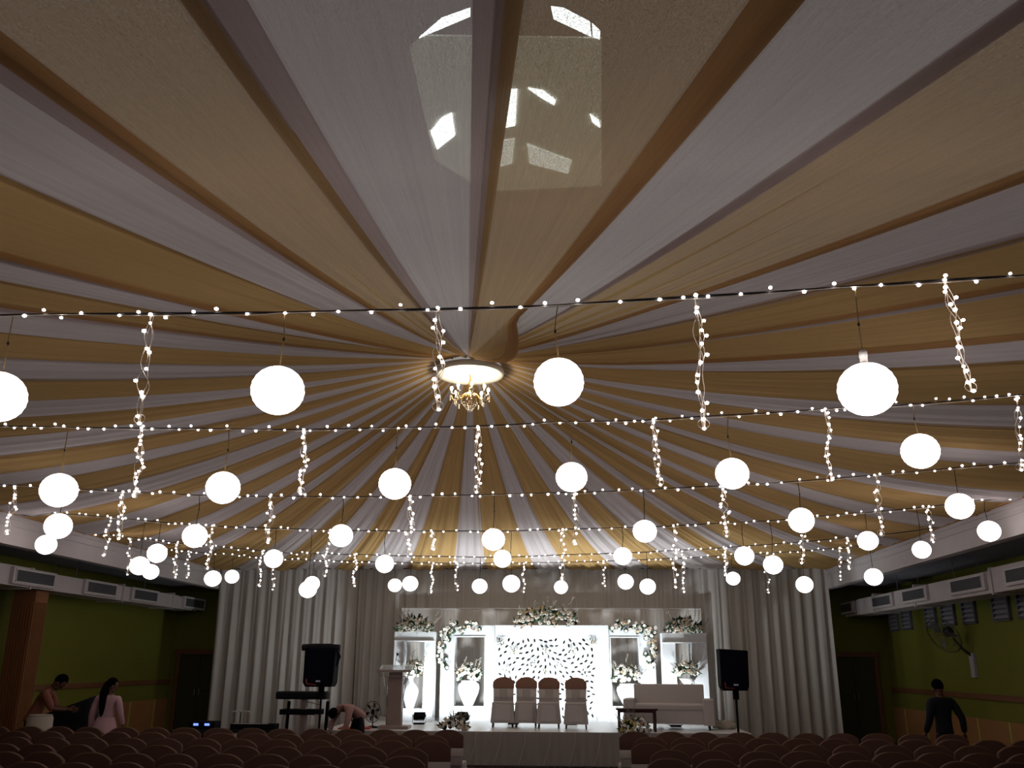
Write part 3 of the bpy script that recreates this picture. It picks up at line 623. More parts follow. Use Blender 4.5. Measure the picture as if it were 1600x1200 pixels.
# ------------------------------------------------------------------ stage
ZS_ = 0.62; SX0, SX1, SY0, SY1 = -4.75, 3.45, 18.2, 22.75
st = empty('stage', (0, SY0, 0)); tag(st, 'low white-topped stage with a grey gathered skirt before the backdrop', 'stage')
finish('platform', box(B(), ((SX0+SX1)/2, (SY1-SY0)/2+0.01, ZS_/2), (SX1-SX0, SY1-SY0, ZS_), bev=0.01), M_['stage'], st)
o = cloth_sheet('stage_skirt', SX0, SX1, 0.03, ZS_-0.005, SY0-0.03, 0.014, 0.17, M_['skirt'], None, None, 0.02); o.parent = st; o.location = (0, -SY0, 0)
for k in range(16):
    bm = B(); x = SX0+0.2+k*0.47; tube(bm, [(x, -0.055, ZS_-0.01), (x-0.02, -0.06, 0.4), (x-0.07, -0.065, 0.22), (x-0.14, -0.072, 0.03)], 0.006, 5)
    finish('skirt_swag', bm, M_['sash'], st)
pm_ = atZ(556, 1137, ZS_)
o = finish('red_mat', box(B(), (0, 0, 0.012), (0.62, 0.5, 0.024), bev=0.006), M_['redmat'], loc=(pm_.x+0.05, 18.62, ZS_+0.001), rot=(0, 0, 0.1)); tag(o, 'red mat lying on the stage left of the lectern', 'mat')

# ---- white frames with openings
def slab_with_hole(x0, x1, z0, z1, hx0, hx1, hz0, hz1, d):
    bm = B()
    for (a, b, c, e) in ((x0, hx0, z0, z1), (hx1, x1, z0, z1), (hx0, hx1, z0, hz0), (hx0, hx1, hz1, z1)):
        box(bm, ((a+b)/2, 0, (c+e)/2), (b-a, d, e-c))
    bmesh.ops.remove_doubles(bm, verts=bm.verts, dist=1e-5)
    return bm
def frame(px, hole, Y, d, label, cat='screen', name='alcove_screen', parts=True):
    x0, x1, yt = px; a = at(x0, yt, Y); b = at(x1, yt, Y)
    h0 = at(hole[0], hole[2], Y); h1 = at(hole[1], hole[3], Y)
    r = empty(name, ((a.x+b.x)/2, Y+d/2, ZS_)); tag(r, label, cat)
    cx = (a.x+b.x)/2
    finish('surround', slab_with_hole(a.x-cx, b.x-cx, 0, a.z-ZS_, h0.x-cx, h1.x-cx, h1.z-ZS_, h0.z-ZS_, d), M_['white'], r)
    bm = B()
    for (xx0, xx1, zz0, zz1) in ((h0.x-0.02, h1.x+0.02, h0.z, h0.z+0.018), (h0.x-0.02, h0.x, h1.z, h0.z), (h1.x, h1.x+0.02, h1.z, h0.z)):
        box(bm, ((xx0+xx1)/2-cx, -d/2-0.008, (zz0+zz1)/2-ZS_), (xx1-xx0, 0.02, zz1-zz0))
    finish('opening_trim', bm, M_['white'], r)
    return r, a, b, h0, h1
FY = 21.35
fl = frame((690, 773.5, 977), (711, 756, 995, 1103.5), FY, 0.42, 'white box frame left of the leaf screen holding a round vase')
fr = frame((950.5, 1022, 977), (954, 1001, 996, 1104), FY, 0.42, 'white box frame right of the leaf screen holding a round vase')
pl = frame((617, 679, 987), (632, 660, 1003, 1107), 20.9, 0.42, 'tall white pillar frame behind the lectern with a flower-topped head', name='alcove_pillar')
pr = frame((1034, 1103, 989), (1055, 1085, 1005, 1108), 20.6, 0.42, 'tall white pillar frame behind the sofa with a flower-topped head', name='alcove_pillar')
for q, side in ((pl, 1), (pr, 1)):
    r, a, b, h0, h1 = q; wq = b.x-a.x
    finish('head_ledge', box(B(), (0, -0.02, a.z-ZS_-0.2), (wq+0.01, 0.46, 0.012)), M_['gframe'], r)

# ---- centre screen: surround + leaf lattice with real cut-outs
CY = FY+0.02
a = at(774, 977, CY); b = at(950, 977, CY); l0 = at(776, 995, CY); l1 = at(934, 1127, CY)
cs = empty('leaf_screen', ((a.x+b.x)/2, CY, ZS_)); tag(cs, 'white cut-out leaf lattice screen in a white surround at mid stage', 'screen')
cx = (a.x+b.x)/2
lz0, lz1 = 0.03, l0.z-ZS_
finish('surround', slab_with_hole(a.x-cx, b.x-cx, 0, a.z-ZS_, l0.x-cx, l1.x-cx, lz0, lz1, 0.12), M_['white'], cs)
def lattice(x0, x1, z0, z1):
    rr = random.Random(5); pts = []
    def clear(p, q): return (p[0]-q[0])**2+(p[1]-q[1])**2 > 0.108**2
    tries = 0
    while tries < 30000:
        tries += 1; p = (rr.uniform(x0+0.06, x1-0.06), rr.uniform(z0+0.06, z1-0.06))
        if all(clear(p, q) for q in pts): pts.append(p)
    loops = [[(x0, z0), (x1, z0), (x1, z1), (x0, z1)]]
    for (x, z) in pts:
        a_ = math.sin(x*2.3)*1.3+math.cos(z*2.9+x)*1.5+rr.uniform(-0.35, 0.35); L, W = rr.uniform(0.044, 0.051), rr.uniform(0.023, 0.028); lp = []
        for k in range(10):
            t = k/10*2*PI; u = L*math.cos(t); v = W*math.sin(t)*(1-0.35*abs(math.cos(t)))
            lp.append((x+u*math.cos(a_)-v*math.sin(a_), z+u*math.sin(a_)+v*math.cos(a_)))
        loops.append(lp)
    tris = tessellate_polygon([[Vector((p[0], p[1], 0)) for p in lp] for lp in loops])
    flat = [p for lp in loops for p in lp]; bm = B()
    fr_ = [bm.verts.new((p[0], -0.008, p[1])) for p in flat]; bk = [bm.verts.new((p[0], 0.008, p[1])) for p in flat]
    for t in tris:
        try: bm.faces.new([fr_[k] for k in t]); bm.faces.new([bk[k] for k in t[::-1]])
        except ValueError: pass
    i = 0
    for lp in loops:
        n = len(lp)
        for k in range(n): bm.faces.new((fr_[i+k], fr_[i+(k+1) % n], bk[i+(k+1) % n], bk[i+k]))
        i += n
    bmesh.ops.recalc_face_normals(bm, faces=bm.faces); return bm
finish('lattice_panel', lattice(l0.x-cx, l1.x-cx, lz0, lz1), M_['white'], cs)
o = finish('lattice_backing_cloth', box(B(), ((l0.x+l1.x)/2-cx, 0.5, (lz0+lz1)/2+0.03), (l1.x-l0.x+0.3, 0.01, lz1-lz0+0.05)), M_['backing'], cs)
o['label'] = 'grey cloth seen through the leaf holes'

# ------------------------------------------------------------------ flowers
def rose_mesh(m):
    bm = B(); ball(bm, (0, 0, 0), 0.5, 1, (0.8, 0.8, 0.9))
    for k in range(5):
        a_ = k*2*PI/5; T = Matrix.Rotation(a_, 4, 'Z') @ Matrix.Translation((0.42, 0, 0.05)) @ Matrix.Rotation(0.5, 4, 'Y')
        bmesh.ops.create_uvsphere(bm, u_segments=7, v_segments=4, radius=0.5, matrix=T @ Matrix.Diagonal((0.35, 0.9, 0.95, 1)))
    me = bpy.data.meshes.new('flower'); bm.to_mesh(me); bm.free(); me.materials.append(m)
    for p in me.polygons: p.use_smooth = True
    return me
ROSE = [rose_mesh(M_['rose']), rose_mesh(M_['peach']), rose_mesh(M_['yellow'])]
def bouquet(name, label, cat, origin, spots, fsize, leaf_len, nleaf, seed, mix=(0.85, 0.15, 0), twigs=0, group=None, parent=None, leafdir=None, mass=0.0):
    """spots: list of local points on the arrangement's volume surface with outward normal (p, n)"""
    rr = random.Random(seed); r = empty(name, origin); tag(r, label, cat, group)
    bm = B()
    for _ in range(int(nleaf*0.62)):
        p, n = rr.choice(spots); p = Vector(p); n = Vector(n).normalized()
        d = (n+Vector((rr.uniform(-.8, .8), rr.uniform(-.5, .3), rr.uniform(-.5, .7)))).normalized()
        q = d.cross(Vector((rr.uniform(-1, 1), rr.uniform(-1, 1), 0.3))).normalized(); L = leaf_len*rr.uniform(0.6, 1.3); wv = L*0.17
        b0 = p-n*fsize*0.6; vs = [bm.verts.new(v) for v in (b0, b0+d*L*0.45+q*wv, b0+d*L, b0+d*L*0.45-q*wv)]; bm.faces.new(vs)
        up = d.cross(q)*wv*0.5; v5 = bm.verts.new(b0+d*L*0.5+up)
        bm.faces.new((vs[0], vs[1], v5)); bm.faces.new((vs[1], vs[2], v5))
    for p, n in spots[::2]:
        if mass: ball(bm, Vector(p)-Vector(n).normalized()*fsize*0.9+Vector((0, 0.02, 0)), mass, 1)
    finish('foliage', bm, M_['leaf'], r)
    if twigs:
        bm = B()
        for _ in range(twigs):
            p, n = rr.choice(spots); p = Vector(p); d = Vector((rr.uniform(-.5, .5)+n[0]*0.5, rr.uniform(-.2, .1), 1)).normalized(); L = leaf_len*rr.uniform(1.2, 2.4)
            tube(bm, [p*0.6, p+d*L*0.5, p+d*L+Vector((0.02, 0, 0))], 0.004, 4)
            for t in range(5): ball(bm, p+d*L*(0.5+0.12*t)+Vector((rr.uniform(-.02, .02), 0, 0)), 0.012, 1)
        finish('filler_sprigs', bm, M_['twig'], r)
    sel = list(spots); rr.shuffle(sel)
    for p, n in sel[:95]:
        k = rr.random(); me = ROSE[0] if k < mix[0] else (ROSE[1] if k < mix[0]+mix[1] else ROSE[2])
        o = bpy.data.objects.new('flower', me); C.objects.link(o); o.parent = r; o.location = Vector(p)+Vector(n).normalized()*fsize*0.55+Vector((0, -0.02, 0)); s = fsize*rr.uniform(0.85, 1.35); o.scale = (s, s, s)
        o.rotation_euler = Vector(n).to_track_quat('Z', 'Y').to_euler()
    return r
def dome(w_, d_, h_, n, seed, zmin=0.0):
    rr = random.Random(seed); out = []
    while len(out) < n:
        a_ = rr.uniform(PI*0.95, PI*2.05); e = math.asin(rr.uniform(max(-1, zmin), 1)); nx = math.cos(a_)*math.cos(e); ny = math.sin(a_)*math.cos(e); nz = math.sin(e)
        k = rr.uniform(0.85, 1.05); p = Vector((nx*w_/2*k, ny*d_*k, nz*h_*k))
        if all((p-Vector(q[0])).length > 0.045 for q in out) or rr.random() < 0.06: out.append((tuple(p), (nx*0.6, ny-0.4, nz+0.15)))
    return out
def topper(xa, xb, yt, yb, Y, label, seed, n, pk=1.0, **kw):
    p0 = at(xa, yb, Y); p1 = at(xb, yb, Y); pt = at((xa+xb)/2, yt, Y)
    return bouquet('flower_arrangement', label, 'flowers', ((p0.x+p1.x)/2, Y+0.12, p0.z), dome(abs(p1.x-p0.x)*0.92, 0.2, (pt.z-p0.z)*0.85, n, seed), 0.052, 0.17, 220, seed, **kw)
topper(618, 677, 964, 986, 20.9, 'low flower mound on top of the left white pillar', 1, 48, twigs=10, mass=0.05)
topper(1041, 1100, 966, 987, 20.6, 'low flower mound on top of the right white pillar', 2, 48, twigs=10, mass=0.05, mix=(0.7, 0.3, 0))
topper(796, 908, 944, 980, FY, 'wide flower arrangement crowning the leaf screen', 3, 95, twigs=16, mass=0.06, mix=(0.7, 0.25, 0.05))
def garland(label, path, seed):
    rr = random.Random(seed); pts = [at(x, y, FY-0.03) for x, y in path]; org = pts[0]; spots = []
    for a_, b_ in zip(pts[:-1], pts[1:]):
        n = int((b_-a_).length/0.033)
        for k in range(n):
            c_ = a_.lerp(b_, k/n)-org; t = (b_-a_).normalized(); s_ = Vector((t.z, 0, -t.x))
            spots.append((tuple(c_+s_*rr.uniform(-0.12, 0.12)+Vector((0, -0.07-rr.random()*0.03, 0))), (rr.uniform(-.4, .4), -1, rr.uniform(-.3, .5))))
    return bouquet('flower_garland', label, 'garland', org, spots, 0.05, 0.12, 420, seed, mass=0.06, group='corner garlands')
garland('flower garland wrapping the top left corner of the left box frame', [(749, 979), (694, 981), (693, 1046)], 4)
garland('flower garland wrapping the top right corner of the right box frame', [(955, 978), (1017, 981), (1015, 1044)], 5)
# rosettes on the lattice
for k, (x, y) in enumerate([(784, 1004), (805, 1019), (854, 1018), (897, 1019), (926, 1004), (831, 1037.5), (872.5, 1037.5), (792.5, 1048.5), (853, 1051), (916, 1051)]):
    p = at(x, y, CY-0.05); rr = random.Random(60+k); sp = []
    for q in range(6):
        a_ = q*PI/3+rr.uniform(-.3, .3); rd = 0.055 if q else 0.0
        sp.append(((rd*math.cos(a_), -0.02, rd*math.sin(a_)), (math.cos(a_)*0.4, -1, math.sin(a_)*0.4)))
    where = ['at the top left corner', 'upper left', 'top middle', 'upper right', 'at the top right corner', 'left of centre', 'right of centre', 'at the lower left', 'at the lower middle', 'at the lower right'][k]
    bouquet('flower_posy', 'small white flower posy fixed to the leaf screen, %s' % where, 'flowers', p, sp, 0.036, 0.10, 26, 60+k, group='posies on the leaf screen', mass=0.02)

# ---- vases
def vase(kind, x, ytop, ybot, wpx, Y, label, zbase=None):
    pt = at(x, ytop, Y); pb = at(x, ybot, Y); z0 = pb.z if zbase is None else zbase
    H = pt.z-z0; dep = (pt-EYE).dot(FWD); W = wpx/FPX*dep/2
    if kind == 'slim': prof = [(0.45, 0), (0.5, 0.03), (0.62, 0.15), (0.95, 0.45), (1.0, 0.55), (0.85, 0.68), (0.4, 0.8), (0.28, 0.87), (0.3, 0.93), (0.6, 1.0)]
    elif kind == 'waist': prof = [(0.7, 0), (0.8, 0.1), (0.9, 0.3), (0.75, 0.45), (0.35, 0.62), (0.32, 0.72), (0.45, 0.84), (0.9, 1.0)]
    else: prof = [(0.35, 0), (0.42, 0.03), (0.6, 0.2), (0.9, 0.5), (1.0, 0.7), (0.95, 0.84), (0.75, 0.93), (0.68, 0.97), (0.75, 1.0)]
    bm = B(); lathe(bm, [(r_*W, z_*H) for r_, z_ in prof]+[(prof[-1][0]*W*0.9, H), (prof[-2][0]*W*0.8, H*0.9)], 28)
    o = finish('vase', bm, M_['vase'], loc=(pt.x, Y, z0), smooth=True); tag(o, label, 'vase'); return pt, W
def vbouquet(xc, yt, yb, wpx, Y, label, seed, n=34, **kw):
    p0 = at(xc, yb, Y); pt = at(xc, yt, Y); dep = (p0-EYE).dot(FWD)
    h = pt.z-p0.z
    return bouquet('flower_bouquet', label, 'flowers', p0+Vector((0, 0, h*0.25)), dome(wpx/FPX*dep*0.85, 0.17, h*0.52, n, seed, -0.35), 0.05, 0.14, 120, seed, twigs=9, mass=0.05, **kw)
def sill(f): return f[4].z
vase('slim', 642, 1056, 1107, 27, 20.88+0.12, 'slim-necked white vase standing in the left pillar frame', sill(pl)); vbouquet(646, 1027, 1058, 29, 20.78, 'bouquet in the slim-necked vase of the left pillar', 21, 26, mix=(0.9, 0.1, 0))
vase('urn', 732.5, 1063, 1103, 34, FY+0.02, 'round white urn standing in the left box frame', sill(fl)); vbouquet(732, 1030, 1064, 42, FY-0.05, 'bouquet in the round urn of the left box frame', 22)
vase('urn', 981, 1068, 1104, 36, FY+0.02, 'round white urn standing in the right box frame', sill(fr)); vbouquet(980, 1033, 1067, 45, FY-0.05, 'bouquet in the round urn of the right box frame', 23)
vase('waist', 1074, 1060, 1108, 30, 20.6+0.02, 'white flared vase in the right pillar frame behind the sofa', sill(pr)); vbouquet(1073, 1027, 1060, 37, 20.5, 'bouquet in the flared vase of the right pillar', 24, 28, mix=(0.9, 0.1, 0))
# floor arrangements at the stage lip
for (xc, yt, yb, wpx, Y, lab, sd_, mx_) in ((711, 1118, 1143, 50, 18.42, 'spray of pale flowers on the stage lip left of the chairs', 31, (0.85, 0.15, 0)), (992, 1121, 1144, 48, 18.27, 'spray of cream and yellow flowers on the stage lip under the dark table', 32, (0.5, 0.1, 0.4))):
    p0 = at(xc, yb, Y); pt = at(xc, yt, Y); dep = (p0-EYE).dot(FWD)
    bouquet('flower_arrangement', lab, 'flowers', (p0.x, Y, ZS_+0.03), dome(wpx/FPX*dep*0.85, 0.16, (pt.z-ZS_)*0.75, 34, sd_), 0.045, 0.13, 160, sd_, twigs=10, mass=0.045, mix=mx_)

# ------------------------------------------------------------------ flood lamps on stage (real fixtures with their lights)
def flood(x, Y, aim, energy, label, idx):
    p = at(x, 1120, Y)
    r = empty('flood_lamp', (p.x, Y, ZS_)); tag(r, label, 'stage lamp', 'flood lamps lighting the frames')
    d = (Vector(aim)-Vector((p.x, Y, ZS_+0.2))).normalized(); q = d.to_track_quat('Z', 'Y').to_matrix().to_4x4()
    T = Matrix.Translation((0, 0, 0.2)) @ q
    bm = B(); box(bm, (0, 0, -0.04), (0.24, 0.17, 0.10), bev=0.01)
    for k in range(7): box(bm, (-0.09+k*0.03, 0, -0.10), (0.008, 0.15, 0.04))
    bmesh.ops.transform(bm, matrix=T, verts=bm.verts); finish('housing', bm, M_['black'], r)
    bm = B(); box(bm, (0, 0, 0.012), (0.2, 0.13, 0.005)); bmesh.ops.transform(bm, matrix=T, verts=bm.verts); finish('lens', bm, M_['lens'], r)
    finish('bracket', tube(B(), [(-0.14, 0, 0.2), (-0.14, 0, 0.03), (0.14, 0, 0.03), (0.14, 0, 0.2)], 0.009, 6), M_['black'], r)
    finish('stand', box(B(), (0, 0, 0.012), (0.22, 0.14, 0.024)), M_['black'], r)
    ld = bpy.data.lights.new('flood_beam', 'SPOT'); ld.energy = energy; ld.color = (0.90, 0.97, 1.0); ld.spot_size = R(165); ld.spot_blend = 0.6; ld.shadow_soft_size = 0.06
    lo = bpy.data.objects.new('flood_beam', ld); C.objects.link(lo); lo.parent = r; lo.location = Vector((0, 0, 0.2))+d*0.05
    lo.rotation_euler = (-d).to_track_quat('Z', 'Y').to_euler()
FE = 235
flood(655, 20.05, (-3.4, 20.9, 2.4), FE*0.62, 'black flood lamp on the stage just right of the lectern', 0)
flood(724, 20.2, (-2.0, 21.35, 2.6), FE*0.85, 'black flood lamp behind the left flower spray', 1)
flood(802, 20.3, (-0.9, 21.35, 2.6), FE*0.8, 'small black flood lamp seen between the first two stage chairs', 2)
flood(893, 20.3, (0.1, 21.35, 2.6), FE*0.8, 'black flood lamp hidden behind the rightmost stage chair', 3)
flood(984, 20.2, (1.35, 21.35, 2.6), FE*0.85, 'black flood lamp behind the coffee table', 4)
flood(1055, 19.95, (2.5, 20.6, 2.4), FE*0.45, 'black flood lamp behind the white sofa', 5)

# ------------------------------------------------------------------ covered chairs
def chair_back_profile(w_, z0, z1, arch, n=14):
    pts = [(-w_/2, z0)]
    for k in range(n+1):
        t = k/n; x = -w_/2+w_*t; pts.append((x, z1-arch*(abs(2*t-1)**2.6)))
    pts.append((w_/2, z0)); return pts
def slab(pts, d0, d1, yoff=0.0, lean=0.0):
    bm = B(); a_ = [bm.verts.new((x, yoff-d0+lean*z, z)) for x, z in pts]; b_ = [bm.verts.new((x, yoff+d1+lean*z, z)) for x, z in pts]
    bm.faces.new(a_); bm.faces.new(b_[::-1]); n = len(pts)
    for k in range(n): bm.faces.new((a_[(k+1) % n], a_[k], b_[k], b_[(k+1) % n]))
    bmesh.ops.recalc_face_normals(bm, faces=bm.faces)
    bmesh.ops.bevel(bm, geom=[e for e in bm.edges if len(e.link_faces) == 2 and e.calc_face_angle() > 1.2], offset=0.014, segments=2, affect='EDGES', profile=0.6)
    return bm
def make_audience_chair():
    # faces +y (the stage); back nearest the camera at y = -0.2
    r = empty('banquet_chair', (0, 0, 0))
    bm = B(); box(bm, (0, 0.02, 0.24), (0.42, 0.42, 0.46), bev=0.02)
    for v in bm.verts:
        f = 1+0.04*(0.47-v.co.z)/0.47; v.co.x *= f; v.co.y = 0.02+(v.co.y-0.02)*f
    finish('skirted_seat', bm, M_['ccover'], r, smooth=True)
    finish('backrest', slab(chair_back_profile(0.425, 0.44, 0.88, 0.07), 0.022, 0.022, -0.215, -0.05), M_['ccover'], r, smooth=True)
    cap = finish('backrest_cap', slab(chair_back_profile(0.452, 0.68, 0.93, 0.085), 0.034, 0.034, -0.215, -0.05), M_['cap'], r, smooth=True)
    pr_ = chair_back_profile(0.456, 0.70, 0.932, 0.085)[1:-1]
    finish('piping', tube(B(), [(x, -0.25-0.05*z, z) for x, z in pr_], 0.0026, 4), M_['piping'], cap)
    finish('sash', slab(chair_back_profile(0.445, 0.56, 0.69, 0.0), 0.03, 0.03, -0.215, -0.05), M_['sash'], r, smooth=True)
    return r
proto = make_audience_chair(); first = True
ROWY = [14.2, 13.25, 12.3, 11.35, 10.4, 9.45]
rr = random.Random(8)
def vis(x, y):
    d = Vector((x, y, 0.9))-EYE; px = 800+FPX*d.dot(RT)/d.dot(FWD); return -45 < px < 1645
for ri, Y in enumerate(ROWY):
    for blk, x0, stp, n in (('left', -1.72, -0.49, 16), ('right', 0.98+0.02*ri, 0.49, 13)):
        for k in range(n):
            if blk == 'right' and k > 9 and ri == 0: continue
            x = x0+stp*k+(0.12 if ri % 2 else 0)*(-1 if blk == 'left' else 1)+rr.uniform(-0.02, 0.02)
            if not vis(x, Y): continue
            yy = Y+rr.uniform(-0.04, 0.04); rz = rr.uniform(-0.06, 0.06)
            if first: o = proto; o.location = (x, yy, 0); o.rotation_euler = (0, 0, rz); first = False
            else: o = copy_tree(proto, loc=(x, yy, 0), rz=rz)
            tag(o, 'brown-capped chair, %s block, %s row from the stage, %s from the aisle' % (blk, ORD[ri], ORD[k]), 'chair', 'covered banquet chairs in the audience')

def make_stage_chair():
    r = empty('stage_chair', (0, 0, 0))   # faces -y (the audience)
    bm = B(); box(bm, (0, 0, 0.29), (0.42, 0.42, 0.40), bev=0.02)
    for v in bm.verts:
        f = 1+0.16*(0.49-v.co.z)/0.40; v.co.x *= f; v.co.y *= 1+0.05*(0.49-v.co.z)/0.4
    finish('skirted_seat', bm, M_['ccover'], r, smooth=True)
    finish('skirt_panel', slab([(-0.165, 0.13), (-0.15, 0.45), (0.15, 0.45), (0.165, 0.13)], 0.008, 0.008, -0.222), M_['sofa'], r, smooth=True)
    finish('backrest', slab(chair_back_profile(0.42, 0.44, 0.93, 0.09), 0.025, 0.025, 0.2, 0.04), M_['ccover'], r, smooth=True)
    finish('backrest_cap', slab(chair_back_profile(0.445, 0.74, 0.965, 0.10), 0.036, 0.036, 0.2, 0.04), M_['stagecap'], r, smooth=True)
    finish('satin_band', slab([(-0.205, 0.56), (-0.215, 0.73), (0.215, 0.73), (0.205, 0.56)], 0.032, 0.03, 0.2, 0.04), M_['sash'], r, smooth=True)
    finish('band_tab', slab([(-0.075, 0.53), (-0.085, 0.735), (0.085, 0.735), (0.075, 0.53)], 0.038, 0.0, 0.2, 0.04), M_['ccover'], r, smooth=True)
    for sx in (-1, 1):
        for sy in (-1, 1): finish('leg', tube(B(), [(sx*0.2, sy*0.18, 0), (sx*0.19, sy*0.17, 0.14)], 0.014, 8), M_['legm'], r)
    return r
sc_ = make_stage_chair()
for k, (x, yb) in enumerate([(785, 1137), (821.5, 1137), (857.5, 1138.5), (900.5, 1139.5)]):
    p = atZ(x, yb, ZS_); o = sc_ if k == 0 else copy_tree(sc_)
    o.location = (p.x, p.y+0.12, ZS_+0.002); o.rotation_euler = (0, 0, [0.02, 0, -0.02, -0.03][k])
    tag(o, ['leftmost of the four brown-capped white chairs on the stage', 'second from left of the four brown-capped stage chairs', 'third from left of the four brown-capped stage chairs', 'rightmost of the four stage chairs, set a little apart'][k], 'chair', 'chairs in a row on the stage')

# ------------------------------------------------------------------ sofa, coffee table, lectern
so = empty('sofa', (2.05, 19.35, ZS_), -0.13); tag(so, 'white two-seat sofa with block arms on the right of the stage', 'sofa')
SW = 1.78
finish('seat_base', box(B(), (0, 0, 0.24), (SW-0.1, 0.72, 0.26), bev=0.015), M_['sofa'], so)
finish('seat_cushion', box(B(), (0, -0.05, 0.42), (SW-0.4, 0.66, 0.12), bev=0.03), M_['sofa'], so, smooth=True)
finish('backrest', box(B(), (0, 0.33, 0.52), (SW-0.36, 0.18, 0.64), rot=Matrix.Rotation(-0.1, 4, 'X'), bev=0.03), M_['sofa'], so, smooth=True)
for s in (-1, 1): finish('armrest', box(B(), (s*(SW/2-0.11), -0.01, 0.33), (0.22, 0.78, 0.48), bev=0.02), M_['sofa'], so, smooth=True)
for sx in (-1, 1):
    for sy in (-1, 1): finish('leg', tube(B(), [(sx*0.78, sy*0.3, 0.0), (sx*0.78, sy*0.3, 0.12)], 0.022, 8), M_['legm'], so)
p = at(996, 1144, 18.5)
ct = empty('coffee_table', (p.x, 18.55, ZS_), -0.04); tag(ct, 'small dark wooden table in front of the white sofa', 'table')
finish('tabletop', box(B(), (0, 0, 0.405), (0.80, 0.42, 0.035), bev=0.006), M_['dwood'], ct)
finish('apron', slab_with_hole(-0.36, 0.36, 0.345, 0.385, -0.01, 0.01, 0.36, 0.37, 0.34), M_['dwood'], ct)
for sx in (-1, 1):
    for sy in (-1, 1): finish('leg', box(B(), (sx*0.34, sy*0.16, 0.195), (0.05, 0.05, 0.39), bev=0.004), M_['dwood'], ct)
p = at(615, 1136, 18.75); le = empty('lectern', (p.x, 18.75, ZS_)); tag(le, 'wood and acrylic lectern with a slanted top at the left of the stage', 'lectern')
finish('column_panel', box(B(), (0, 0, 0.56), (0.285, 0.03, 1.04), bev=0.004), M_['lectern'], le)
for s in (-1, 1):
    bm = B(); tube(bm, [(s*0.155, 0.02, 0.06), (s*0.155, 0.02, 1.08)], 0.012, 8); tube(bm, [(s*0.155, 0.0, 0.5), (s*0.26, 0.0, 1.05)], 0.008, 6); finish('side_tube', bm, M_['chrome'], le, smooth=True)
finish('reading_top', box(B(), (0.0, 0.02, 1.13), (0.66, 0.44, 0.02), rot=Matrix.Rotation(0.28, 4, 'X'), bev=0.005), M_['acrylic'], le)
bm = B(); box(bm, (0, -0.19, 1.085), (0.68, 0.02, 0.035)); tube(bm, [(-0.32, -0.19, 1.08), (-0.26, -0.12, 0.98), (0.26, -0.12, 0.98), (0.32, -0.19, 1.08)], 0.009, 6); finish('top_edge', bm, M_['lectern'], le)
finish('base', box(B(), (0.02, 0, 0.03), (0.60, 0.40, 0.06), bev=0.01), M_['lectern'], le)
p = at(617, 1040, 18.7); mi = empty('microphone', (p.x, 18.7, p.z-0.03)); tag(mi, 'gooseneck microphone rising from the lectern top', 'microphone')
finish('gooseneck', tube(B(), [(0, 0, 0), (0.0, 0, 0.08), (0.02, -0.02, 0.16), (0.05, -0.06, 0.23)], 0.006, 6), M_['black'], mi, smooth=True)
bm = B(); ball(bm, (0.055, -0.07, 0.245), 0.022, 2, (1, 1, 1.3)); finish('mic_head', bm, M_['black'], mi, smooth=True)
o = finish('cloth_heap', ball(B(), (0, 0, 0), 0.16, 3, (1.5, 0.8, 0.6)), M_['ivory'], loc=atZ(1133, 1139, ZS_)+Vector((0, 0, 0.06)), smooth=True)
for v in o.data.vertices:
    v.co += Vector((0.02*math.sin(40*v.co.y), 0.02*math.sin(30*v.co.x), 0.03*math.sin(28*v.co.x+20*v.co.y)))
    v.co.z = max(v.co.z, -0.06)
tag(o, 'crumpled pale cloth at the right end of the stage', 'cloth')

